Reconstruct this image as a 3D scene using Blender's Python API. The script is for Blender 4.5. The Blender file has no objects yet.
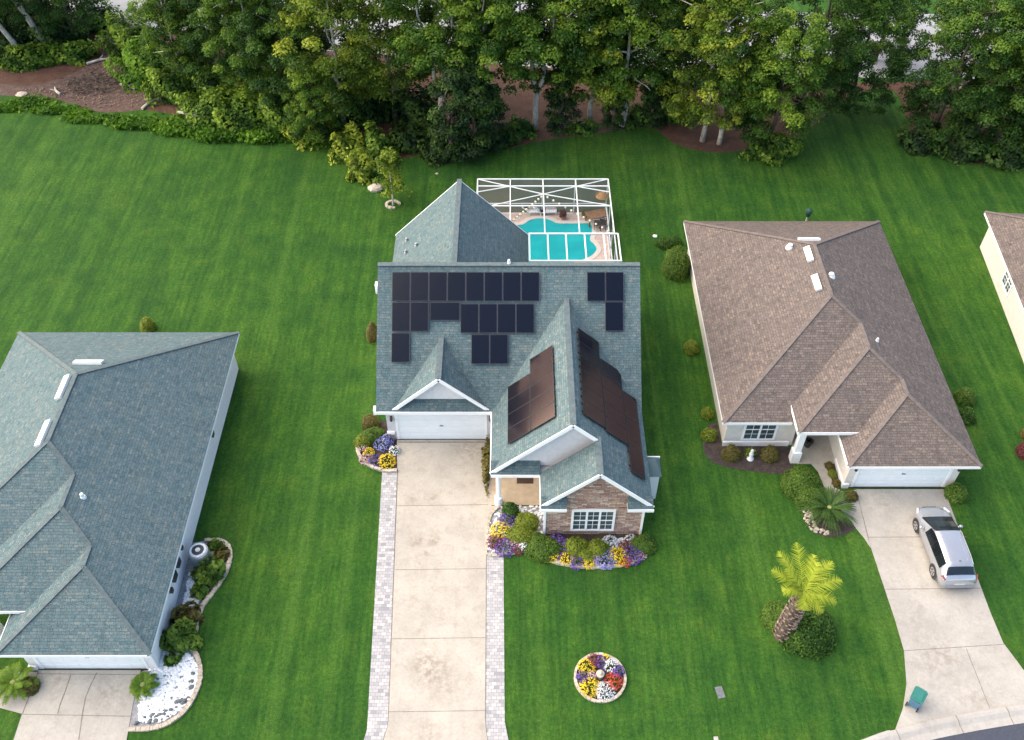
import bpy, math, random
import numpy as np
from mathutils import Vector, Matrix
R_ = math.radians
random.seed(7)
sc = bpy.context.scene
col = sc.collection

# ------------------------------------------------------------------ camera
F, CX, CY, W, HH = 960.0, 512.0, 370.0, 1024, 740
CH = 42.93
PITCH = math.atan(1027 / F)
sp, cp = math.sin(PITCH), math.cos(PITCH)
cam = bpy.data.cameras.new('camera')
cam.sensor_fit = 'HORIZONTAL'; cam.sensor_width = 36; cam.lens = 36 * F / W
cam.clip_end = 2000
co = bpy.data.objects.new('camera', cam); col.objects.link(co)
co.location = (0, 0, CH); co.rotation_euler = (math.pi / 2 - PITCH, 0, 0)
sc.camera = co

def ray(u, v):
    a = (u - CX) / F; b = (v - CY) / F
    return Vector((a, cp - b * sp, -sp - b * cp))
def G(u, v, h=0.0):
    d = ray(u, v); t = (h - CH) / d.z
    return Vector((d.x * t, d.y * t, h))
def onplane(u, v, a, b, c):            # z = a x + b y + c
    d = ray(u, v); t = (a * 0 + b * 0 + c - CH) / (d.z - a * d.x - b * d.y)
    return Vector((d.x * t, d.y * t, CH + d.z * t))

# ------------------------------------------------------------------ tagging
def tag(o, label=None, cat=None, group=None, kind=None):
    if label: o['label'] = label
    if cat: o['category'] = cat
    if group: o['group'] = group
    if kind: o['kind'] = kind
    return o
def empty(name, loc=(0, 0, 0), rz=0.0, label=None, cat=None, group=None):
    o = bpy.data.objects.new(name, None); col.objects.link(o)
    o.location = loc; o.rotation_euler = (0, 0, rz); o.empty_display_size = .3
    return tag(o, label, cat, group)
def copy_tree(o, parent=None):
    c = o.copy(); col.objects.link(c); c.parent = parent
    for ch in list(o.children): copy_tree(ch, c)
    return c

# ------------------------------------------------------------------ materials
MATS = {}
def nodes(name):
    m = bpy.data.materials.new(name); m.use_nodes = True
    nt = m.node_tree; b = nt.nodes['Principled BSDF']
    MATS[name] = m
    return m, nt, b
def N(nt, t, **kw):
    n = nt.nodes.new(t)
    for k, v in kw.items():
        if k.startswith('_'): n.inputs[int(k[1:])].default_value = v
        else: setattr(n, k, v)
    return n
def L(nt, a, b): nt.links.new(a, b)
def rgba(c): return (c[0], c[1], c[2], 1)
def noise(nt, vec, scale, detail=4, rough=.6):
    n = nt.nodes.new('ShaderNodeTexNoise')
    n.inputs['Scale'].default_value = scale; n.inputs['Detail'].default_value = detail
    n.inputs['Roughness'].default_value = rough
    if vec is not None: L(nt, vec, n.inputs['Vector'])
    return n.outputs['Fac']
def ramp(nt, fac, stops):
    r = nt.nodes.new('ShaderNodeValToRGB'); e = r.color_ramp.elements
    e[0].position, e[0].color = stops[0][0], rgba(stops[0][1])
    e[1].position, e[1].color = stops[-1][0], rgba(stops[-1][1])
    for p, c in stops[1:-1]:
        x = e.new(p); x.color = rgba(c)
    L(nt, fac, r.inputs['Fac']); return r.outputs['Color']
def mix(nt, fac, a, b, mode='MIX'):
    m = nt.nodes.new('ShaderNodeMix'); m.data_type = 'RGBA'; m.blend_type = mode
    for s, x in ((m.inputs[0], fac), (m.inputs[6], a), (m.inputs[7], b)):
        if hasattr(x, 'node'): L(nt, x, s)
        elif isinstance(x, (int, float)): s.default_value = x
        else: s.default_value = rgba(x)
    return m.outputs[2]
def maprange(nt, v, a, b, c=0, d=1):
    m = nt.nodes.new('ShaderNodeMapRange')
    L(nt, v, m.inputs[0]); m.inputs[1].default_value = a; m.inputs[2].default_value = b
    m.inputs[3].default_value = c; m.inputs[4].default_value = d
    return m.outputs[0]
def objco(nt): return nt.nodes.new('ShaderNodeTexCoord').outputs['Object']
def posco(nt): return nt.nodes.new('ShaderNodeNewGeometry').outputs['Position']
def bump(nt, b, h, strength=.3, dist=.02):
    n = nt.nodes.new('ShaderNodeBump'); n.inputs['Strength'].default_value = strength
    n.inputs['Distance'].default_value = dist
    L(nt, h, n.inputs['Height']); L(nt, n.outputs[0], b.inputs['Normal'])
def simple(name, c, rough=.6, var=.15, scale=6, metal=0, spec=.5, bmp=0):
    m, nt, b = nodes(name)
    p = posco(nt); f = noise(nt, p, scale)
    lo = [x * (1 - var) for x in c]; hi = [min(1, x * (1 + var)) for x in c]
    L(nt, ramp(nt, f, ((.3, lo), (.7, hi))), b.inputs['Base Color'])
    b.inputs['Roughness'].default_value = rough; b.inputs['Metallic'].default_value = metal
    b.inputs['Specular IOR Level'].default_value = spec
    if bmp: bump(nt, b, noise(nt, p, scale * 4), bmp)
    return m

def shingle(name, cols, mortar, blotch):
    m, nt, b = nodes(name)
    uv = nt.nodes.new('ShaderNodeUVMap').outputs['UV']
    br = nt.nodes.new('ShaderNodeTexBrick')
    wob = nt.nodes.new('ShaderNodeTexNoise'); wob.inputs['Scale'].default_value = 3; L(nt, uv, wob.inputs['Vector'])
    va = N(nt, 'ShaderNodeVectorMath', operation='MULTIPLY_ADD'); L(nt, wob.outputs['Color'], va.inputs[0]); va.inputs[1].default_value = (.12, .03, 0); L(nt, uv, va.inputs[2])
    L(nt, va.outputs[0], br.inputs['Vector'])
    br.inputs['Scale'].default_value = 1; br.inputs['Brick Width'].default_value = .24
    br.inputs['Row Height'].default_value = .145; br.inputs['Mortar Size'].default_value = .012
    br.inputs['Mortar Smooth'].default_value = .8; br.inputs['Bias'].default_value = 0
    br.offset = .37; br.squash = 1.5; br.squash_frequency = 3
    br.inputs['Color1'].default_value = (0, 0, 0, 1); br.inputs['Color2'].default_value = (1, 1, 1, 1)
    br.inputs['Mortar'].default_value = (.5, .5, .5, 1)
    c = ramp(nt, br.outputs['Color'], ((0, cols[0]), (.35, cols[1]), (.7, cols[2]), (1, cols[3])))
    big = noise(nt, posco(nt), .6, 6, .7)
    c = mix(nt, maprange(nt, big, .35, .75, 0, .3), c, blotch)
    mp = nt.nodes.new('ShaderNodeMapping'); mp.inputs['Scale'].default_value = (1.6, .13, 1)
    L(nt, uv, mp.inputs['Vector'])
    st = noise(nt, mp.outputs[0], 2.2, 6, .75)
    c = mix(nt, maprange(nt, st, .48, .78, 0, .5), c, mortar)
    med = noise(nt, uv, 5, 4, .75)
    c = mix(nt, .6, c, ramp(nt, med, ((.28, (.55, .55, .56)), (.72, (1.45, 1.45, 1.42)))), 'MULTIPLY')
    fine = noise(nt, uv, 22, 3, .75)
    c = mix(nt, .8, c, ramp(nt, fine, ((.32, (.34, .34, .35)), (.68, (1.75, 1.75, 1.73)))), 'MULTIPLY')
    c = mix(nt, maprange(nt, br.outputs['Fac'], 0, 1, 0, .8), c, mortar)
    L(nt, c, b.inputs['Base Color'])
    b.inputs['Roughness'].default_value = .92; b.inputs['Specular IOR Level'].default_value = .2
    inv = maprange(nt, br.outputs['Fac'], 0, 1, 1, 0)
    bump(nt, b, mix(nt, .5, inv, fine), .7, .03)
    return m
shingle('roof_teal', [(.068, .120, .138), (.118, .163, .174), (.086, .138, .154), (.162, .188, .182)], (.036, .064, .072), (.132, .156, .150))
shingle('roof_brown', [(.104, .089, .083), (.166, .134, .119), (.130, .110, .101), (.208, .164, .141)], (.049, .044, .044), (.165, .130, .115))
simple('cap_teal', (.095, .125, .130), .9, .25, 5)
simple('cap_brown', (.150, .122, .108), .9, .25, 5)
simple('white_trim', (.86, .87, .87), .45, .04, 3)
simple('white_metal', (.74, .76, .76), .35, .05, 3)
simple('stucco_grey', (.60, .585, .60), .8, .08, 4, bmp=.1)
simple('stucco_cream', (.66, .62, .56), .8, .08, 4, bmp=.1)
simple('stucco_white', (.70, .69, .70), .8, .07, 4, bmp=.1)
simple('door_white', (.80, .84, .86), .4, .03, 2)
simple('dark_metal', (.03, .032, .036), .4, .2, 6)
simple('grey_metal', (.32, .34, .37), .4, .15, 8, metal=.4)
simple('palm_boot', (.27, .20, .165), .9, .7, 9)
simple('bulb_warm', (.85, .76, .55), .4, .05, 5)
simple('wood_chip', (.20, .135, .10), .9, .6, 9)
simple('cycad_heart', (.22, .24, .08), .9, .3, 9)
simple('cover_grey', (.13, .14, .15), .8, .3, 9)
simple('rubber', (.018, .018, .02), .8, .2, 20)
simple('alloy', (.5, .5, .52), .3, .1, 10, metal=.8)
simple('stone_edge', (.44, .38, .30), .85, .35, 5, bmp=.3)
simple('white_stone', (.76, .78, .80), .8, .3, 9)
simple('dark_stone', (.12, .135, .14), .8, .3, 9)
simple('bark_pale', (.46, .42, .36), .9, .4, 3, bmp=.4)
simple('bark_dark', (.10, .075, .055), .9, .4, 3, bmp=.4)
simple('wood_brown', (.20, .11, .055), .8, .3, 6)
simple('straw', (.38, .22, .09), .9, .35, 8)
simple('terracotta', (.36, .17, .10), .8, .2, 8)
simple('dark_soil', (.075, .05, .038), .95, .4, 7, bmp=.5)
simple('porch_floor', (.44, .345, .235), .75, .12, 3)
simple('door_mat', (.06, .035, .025), .95, .3, 20)
simple('cart_lid', (.03, .165, .135), .4, .1, 8)
simple('cart_body', (.06, .15, .24), .45, .12, 8)
simple('pole_green', (.015, .06, .04), .6, .2, 8)
simple('lamp_glass', (.25, .22, .16), .2, .1, 10)

def glass_dark(name, c=(.02, .03, .035), rough=.06):
    m, nt, b = nodes(name)
    f = noise(nt, posco(nt), 1.2)
    L(nt, ramp(nt, f, ((.3, [x * .6 for x in c]), (.7, [x * 1.6 for x in c]))), b.inputs['Base Color'])
    b.inputs['Roughness'].default_value = rough; b.inputs['Specular IOR Level'].default_value = .6
    return m
glass_dark('window_glass', (.05, .075, .085))
glass_dark('car_glass', (.008, .012, .015), .12)
def panel_mat(name, c, rough, spec):
    m, nt, b = nodes(name)
    uv = nt.nodes.new('ShaderNodeUVMap').outputs['UV']
    br = nt.nodes.new('ShaderNodeTexBrick'); L(nt, uv, br.inputs['Vector'])
    br.offset = 0; br.inputs['Scale'].default_value = 1
    br.inputs['Brick Width'].default_value = .16; br.inputs['Row Height'].default_value = .16
    br.inputs['Mortar Size'].default_value = .004
    br.inputs['Color1'].default_value = rgba(c); br.inputs['Color2'].default_value = rgba([x * 1.25 for x in c])
    br.inputs['Mortar'].default_value = rgba([x * 2.2 for x in c])
    L(nt, br.outputs['Color'], b.inputs['Base Color'])
    b.inputs['Roughness'].default_value = rough; b.inputs['Specular IOR Level'].default_value = spec
    return m
panel_mat('sunset_tint_cell', (.003, .004, .009), .20, .7)
panel_mat('navy_cell', (.002, .003, .008), .18, .4)
# coppery tint puts the warm sunset sky's reflection into the cell glass
MATS['sunset_tint_cell'].node_tree.nodes['Principled BSDF'].inputs['Specular Tint'].default_value = (1, .52, .34, 1)
simple('panel_frame', (.05, .055, .07), .45, .1, 4)
simple('panel_frame_dark', (.02, .02, .024), .4, .1, 4)

def brick_stone():
    m, nt, b = nodes('ledge_stone')
    tc = posco(nt)
    mp = nt.nodes.new('ShaderNodeMapping'); mp.inputs['Rotation'].default_value = (R_(90), 0, 0)
    L(nt, tc, mp.inputs['Vector'])
    br = nt.nodes.new('ShaderNodeTexBrick'); L(nt, mp.outputs[0], br.inputs['Vector'])
    br.inputs['Scale'].default_value = 1; br.inputs['Brick Width'].default_value = .42
    br.inputs['Row Height'].default_value = .13; br.inputs['Mortar Size'].default_value = .012
    br.inputs['Color1'].default_value = (0, 0, 0, 1); br.inputs['Color2'].default_value = (1, 1, 1, 1)
    br.offset = .43; br.squash = .7; br.squash_frequency = 3
    c = ramp(nt, br.outputs['Color'], ((0, (.20, .105, .080)), (.25, (.52, .32, .235)), (.5, (.34, .215, .18)), (.75, (.66, .50, .385)), (1, (.26, .18, .17))))
    c = mix(nt, .4, c, ramp(nt, noise(nt, tc, 9, 5), ((.3, (.5, .5, .52)), (.7, (1.45, 1.4, 1.35)))), 'MULTIPLY')
    c = mix(nt, br.outputs['Fac'], c, (.12, .10, .095))
    L(nt, c, b.inputs['Base Color']); b.inputs['Roughness'].default_value = .9
    bump(nt, b, noise(nt, tc, 14), .6, .03)
brick_stone()

def lawn_mat():
    m, nt, b = nodes('lawn_grass')
    p = posco(nt)
    big = noise(nt, p, .09, 4, .6); med = noise(nt, p, .55, 6, .7); fine = noise(nt, p, 5.5, 5, .75); tiny = noise(nt, p, 19, 3, .7)
    c = ramp(nt, big, ((.32, (.016, .065, .010)), (.5, (.030, .093, .012)), (.66, (.056, .122, .014))))
    c2 = ramp(nt, med, ((.3, (.011, .049, .009)), (.52, (.030, .093, .012)), (.73, (.072, .132, .016))))
    c = mix(nt, .6, c, c2)
    mpg = nt.nodes.new('ShaderNodeMapping'); mpg.inputs['Scale'].default_value = (2.6, .35, 1); mpg.inputs['Rotation'].default_value = (0, 0, .2); L(nt, p, mpg.inputs['Vector'])
    gr = noise(nt, mpg.outputs[0], 1.4, 6, .75)
    c = mix(nt, .8, c, ramp(nt, gr, ((.3, (.50, .60, .58)), (.5, (1, 1, 1)), (.7, (1.7, 1.45, 1.2)))), 'MULTIPLY')
    # mowing stripes, along the plots on the right and slanting over the open lot on the left
    sx = nt.nodes.new('ShaderNodeSeparateXYZ'); L(nt, p, sx.inputs[0])
    def tracks(ang, fx, seed):
        mp = nt.nodes.new('ShaderNodeMapping'); mp.inputs['Rotation'].default_value = (0, 0, ang); mp.inputs['Scale'].default_value = (fx, .018, 1); mp.inputs['Location'].default_value = (seed, 0, 0)
        L(nt, p, mp.inputs['Vector']); return noise(nt, mp.outputs[0], 1.0, 2.5, .6)
    side = maprange(nt, sx.outputs[0], -22, -12, 1, 0)
    s = mix(nt, side, tracks(.06, 1.0, 3), tracks(.26, .7, 9))
    s2_ = mix(nt, side, tracks(.05, 2.1, 17), tracks(.27, 1.7, 23))
    s = mix(nt, .38, s, s2_)
    amt = noise(nt, p, .06, 2)
    dk = N(nt, 'ShaderNodeMath', operation='MULTIPLY'); L(nt, maprange(nt, s, .50, .60, 0, .65), dk.inputs[0]); L(nt, maprange(nt, amt, .36, .6, .3, 1), dk.inputs[1])
    c = mix(nt, dk.outputs[0], c, (.012, .050, .009))
    lt = N(nt, 'ShaderNodeMath', operation='MULTIPLY'); L(nt, maprange(nt, s, .485, .39, 0, .65), lt.inputs[0]); L(nt, maprange(nt, amt, .64, .42, .25, 1), lt.inputs[1])
    c = mix(nt, lt.outputs[0], c, (.058, .128, .020))
    pt_ = noise(nt, p, .22, 5, .7)
    c = mix(nt, maprange(nt, pt_, .50, .68, 0, .5), c, (.013, .056, .012))
    c = mix(nt, .75, c, ramp(nt, fine, ((.28, (.42, .50, .46)), (.5, (1, 1.03, 1)), (.74, (1.9, 1.65, 1.4)))), 'MULTIPLY')
    c = mix(nt, .6, c, ramp(nt, tiny, ((.3, (.40, .46, .42)), (.7, (1.75, 1.6, 1.5)))), 'MULTIPLY')
    yl = noise(nt, p, .3, 5, .7)
    c = mix(nt, maprange(nt, yl, .6, .75, 0, .35), c, (.075, .128, .014))
    L(nt, c, b.inputs['Base Color']); b.inputs['Roughness'].default_value = .9
    b.inputs['Specular IOR Level'].default_value = .15
    bump(nt, b, mix(nt, .5, fine, tiny), .9, .08)
lawn_mat()

def concrete(name, c, joints=(), spots=()):
    m, nt, b = nodes(name)
    p = posco(nt)
    a = noise(nt, p, .45, 6, .7); f = noise(nt, p, 9, 4, .7); g = noise(nt, p, 1.7, 5, .75)
    k = ramp(nt, a, ((.3, [x * .82 for x in c]), (.55, c), (.75, [min(1, x * 1.12) for x in c])))
    k = mix(nt, maprange(nt, g, .51, .78, 0, .6), k, [c[0] * .62, c[1] * .56, c[2] * .48])
    k = mix(nt, .35, k, ramp(nt, f, ((.3, (.75, .75, .75)), (.7, (1.2, 1.2, 1.2)))), 'MULTIPLY')
    mp = nt.nodes.new('ShaderNodeMapping'); mp.inputs['Scale'].default_value = (3.0, .25, 1); L(nt, p, mp.inputs[0])
    st = noise(nt, mp.outputs[0], 1.0, 5, .7)
    k = mix(nt, maprange(nt, st, .55, .8, 0, .3), k, [x * .6 for x in c])
    sn = noise(nt, p, 3.2, 5, .75)
    for x, y, r, s_ in spots:
        dn = N(nt, 'ShaderNodeVectorMath', operation='DISTANCE'); L(nt, p, dn.inputs[0]); dn.inputs[1].default_value = (x, y, .03)
        mu = N(nt, 'ShaderNodeMath', operation='MULTIPLY'); L(nt, maprange(nt, dn.outputs['Value'], r * .1, r, s_, 0), mu.inputs[0]); L(nt, maprange(nt, sn, .44, .60, 0, 1), mu.inputs[1])
        k = mix(nt, mu.outputs[0], k, [c[0] * .48, c[1] * .40, c[2] * .32])
    L(nt, k, b.inputs['Base Color']); b.inputs['Roughness'].default_value = .85
    bump(nt, b, f, .15, .01)
concrete('concrete_pale', (.415, .378, .322), spots=[(*G(u, v)[:2], r, s_) for u, v, r, s_ in ((414, 545, .5, .5), (420, 540, .55, .55), (433, 541, .5, .8), (426, 553, .5, .45), (421, 565, .35, .4), (428, 668, 1.1, .6), (438, 676, 1.3, .45), (422, 660, .8, .35), (448, 690, .9, .3), (428, 735, .9, .5), (470, 450, 1.5, .55), (412, 500, .5, .45), (432, 499, .6, .5), (442, 619, .45, .45))])
concrete('concrete_tan', (.385, .36, .32), spots=[(*G(u, v)[:2], r, s_) for u, v, r, s_ in ((930, 663, 1.6, .35), (945, 655, 1.2, .4), (915, 622, 1.4, .3), (975, 700, 1.2, .35), (110, 693, 1.5, .45), (60, 680, 1.2, .4), (880, 500, 1.5, .3))])
concrete('concrete_kerb', (.38, .36, .33))
simple('joint', (.19, .165, .14), .95, .35, 6)
simple('joint_light', (.30, .265, .225), .95, .3, 6)
simple('oil_stain', (.20, .165, .135), .9, .4, 5)
simple('asphalt', (.048, .054, .075), .9, .3, 14, bmp=.3)
simple('back_road', (.30, .30, .32), .85, .12, .6)
def pavers():
    m, nt, b = nodes('paver')
    p = posco(nt)
    br = nt.nodes.new('ShaderNodeTexBrick'); L(nt, p, br.inputs['Vector'])
    br.inputs['Scale'].default_value = 1; br.inputs['Brick Width'].default_value = .24; br.inputs['Row Height'].default_value = .17
    br.inputs['Mortar Size'].default_value = .008
    br.inputs['Color1'].default_value = (0, 0, 0, 1); br.inputs['Color2'].default_value = (1, 1, 1, 1)
    c = ramp(nt, br.outputs['Color'], ((0, (.235, .235, .25)), (.3, (.40, .385, .385)), (.6, (.32, .315, .325)), (.8, (.50, .475, .455)), (1, (.33, .325, .33))))
    c = mix(nt, .3, c, ramp(nt, noise(nt, p, 12), ((.3, (.75, .75, .75)), (.7, (1.25, 1.25, 1.25)))), 'MULTIPLY')
    c = mix(nt, br.outputs['Fac'], c, (.19, .185, .18))
    L(nt, c, b.inputs['Base Color']); b.inputs['Roughness'].default_value = .85
pavers()
def litter(name, cs, sc_=1.2):
    m, nt, b = nodes(name)
    p = posco(nt)
    a = noise(nt, p, sc_, 7, .75); f = noise(nt, p, sc_ * 7, 5, .75)
    c = ramp(nt, a, ((.28, cs[0]), (.5, cs[1]), (.72, cs[2])))
    c = mix(nt, .7, c, ramp(nt, f, ((.3, (.45, .45, .45)), (.7, (1.7, 1.6, 1.5)))), 'MULTIPLY')
    L(nt, c, b.inputs['Base Color']); b.inputs['Roughness'].default_value = .95
    bump(nt, b, f, .8, .1)
litter('leaf_litter', ((.045, .022, .014), (.090, .040, .024), (.13, .070, .044)))
litter('mulch_debris', ((.050, .036, .030), (.105, .064, .052), (.19, .135, .115)), 2.2)
litter('bed_mulch', ((.028, .021, .020), (.052, .040, .037), (.095, .074, .066)), 3)
litter('grey_gravel', ((.16, .165, .185), (.34, .35, .38), (.52, .53, .56)), 6)
def deck_mat():
    m, nt, b = nodes('deck_paver')
    p = posco(nt)
    br = nt.nodes.new('ShaderNodeTexBrick'); L(nt, p, br.inputs['Vector'])
    br.inputs['Scale'].default_value = 1; br.inputs['Brick Width'].default_value = .3; br.inputs['Row Height'].default_value = .2
    br.inputs['Mortar Size'].default_value = .006
    br.inputs['Color1'].default_value = (.50, .37, .31, 1); br.inputs['Color2'].default_value = (.62, .50, .43, 1); br.inputs['Mortar'].default_value = (.36, .29, .26, 1)
    L(nt, br.outputs['Color'], b.inputs['Base Color']); b.inputs['Roughness'].default_value = .8
deck_mat()
simple('coping', (.62, .56, .50), .7, .1, 6)
def water():
    m, nt, b = nodes('pool_water')
    p = posco(nt)
    L(nt, ramp(nt, noise(nt, p, .5, 3), ((.3, (.006, .33, .36)), (.7, (.012, .43, .45)))), b.inputs['Base Color'])
    b.inputs['Roughness'].default_value = .09; b.inputs['IOR'].default_value = 1.33
    bump(nt, b, noise(nt, p, 3.5, 3), .12, .03)
water()
def screen():
    m, nt, b = nodes('insect_screen')
    t = nt.nodes.new('ShaderNodeBsdfTransparent'); mx = nt.nodes.new('ShaderNodeMixShader')
    mx.inputs[0].default_value = .10
    b.inputs['Base Color'].default_value = (.07, .07, .075, 1); b.inputs['Roughness'].default_value = .9
    out = nt.nodes['Material Output']
    L(nt, t.outputs[0], mx.inputs[1]); L(nt, b.outputs[0], mx.inputs[2]); L(nt, mx.outputs[0], out.inputs['Surface'])
    m2, nt, b = nodes('privacy_screen')
    t = nt.nodes.new('ShaderNodeBsdfTransparent'); mx = nt.nodes.new('ShaderNodeMixShader')
    mx.inputs[0].default_value = .72
    b.inputs['Base Color'].default_value = (.20, .185, .17, 1); b.inputs['Roughness'].default_value = .9
    out = nt.nodes['Material Output']
    L(nt, t.outputs[0], mx.inputs[1]); L(nt, b.outputs[0], mx.inputs[2]); L(nt, mx.outputs[0], out.inputs['Surface'])
screen()
def car_paint():
    m, nt, b = nodes('silver_paint')
    f = noise(nt, posco(nt), 1.0)
    L(nt, ramp(nt, f, ((.3, (.42, .43, .46)), (.7, (.47, .48, .51)))), b.inputs['Base Color'])
    b.inputs['Metallic'].default_value = .6; b.inputs['Roughness'].default_value = .28
    b.inputs['Coat Weight'].default_value = .6; b.inputs['Coat Roughness'].default_value = .06
car_paint()
simple('tail_red', (.26, .07, .08), .25, .1, 8)
simple('headlamp', (.62, .65, .68), .15, .05, 8)
simple('plate_pale', (.6, .6, .58), .5, .05, 8)

def leaf_mat(name, lo, mid, hi, transl=.3):
    m, nt, b = nodes(name)
    at = nt.nodes.new('ShaderNodeAttribute'); at.attribute_name = 'tint'
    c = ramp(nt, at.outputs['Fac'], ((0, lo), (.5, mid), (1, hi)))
    L(nt, c, b.inputs['Base Color']); b.inputs['Roughness'].default_value = .65
    b.inputs['Specular IOR Level'].default_value = .3
    tr = nt.nodes.new('ShaderNodeBsdfTranslucent'); L(nt, c, tr.inputs[0])
    mx = nt.nodes.new('ShaderNodeMixShader'); mx.inputs[0].default_value = transl
    out = nt.nodes['Material Output']
    L(nt, b.outputs[0], mx.inputs[1]); L(nt, tr.outputs[0], mx.inputs[2]); L(nt, mx.outputs[0], out.inputs['Surface'])
leaf_mat('leaf_mid', (.018, .060, .008), (.080, .170, .016), (.30, .42, .042), .45)
leaf_mat('leaf_yellow', (.034, .080, .009), (.160, .235, .020), (.47, .52, .055), .45)
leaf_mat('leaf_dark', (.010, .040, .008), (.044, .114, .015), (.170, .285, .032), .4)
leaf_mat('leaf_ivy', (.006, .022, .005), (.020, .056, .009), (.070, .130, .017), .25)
leaf_mat('leaf_bright', (.028, .088, .007), (.085, .200, .012), (.21, .36, .024), .4)
leaf_mat('hedge', (.030, .078, .009), (.074, .145, .015), (.155, .235, .026), .25)
leaf_mat('hedge_lime', (.070, .110, .010), (.150, .200, .016), (.26, .30, .025), .2)
leaf_mat('hedge_red', (.070, .052, .016), (.105, .092, .018), (.150, .130, .026), .15)
leaf_mat('red_leaf', (.045, .014, .014), (.10, .022, .024), (.16, .045, .035), .15)
leaf_mat('palm_frond', (.13, .20, .012), (.31, .38, .022), (.52, .54, .06), .3)
leaf_mat('sago_frond', (.010, .038, .006), (.030, .082, .011), (.115, .190, .028), .2)
leaf_mat('fern_frond', (.05, .12, .009), (.115, .215, .017), (.23, .33, .03), .3)
leaf_mat('fl_yellow', (.58, .36, .01), (.72, .52, .015), (.80, .66, .06), .2)
leaf_mat('fl_purple', (.055, .022, .15), (.115, .05, .30), (.24, .15, .47), .2)
leaf_mat('fl_blue', (.13, .13, .42), (.22, .23, .58), (.46, .48, .76), .2)
leaf_mat('fl_white', (.50, .52, .62), (.70, .72, .78), (.84, .85, .86), .2)
leaf_mat('fl_red', (.38, .025, .02), (.58, .06, .03), (.70, .16, .07), .2)
leaf_mat('fl_pink', (.40, .20, .26), (.55, .34, .38), (.70, .52, .52), .2)
leaf_mat('fl_maroon', (.10, .012, .035), (.18, .025, .06), (.30, .05, .10), .2)

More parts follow.
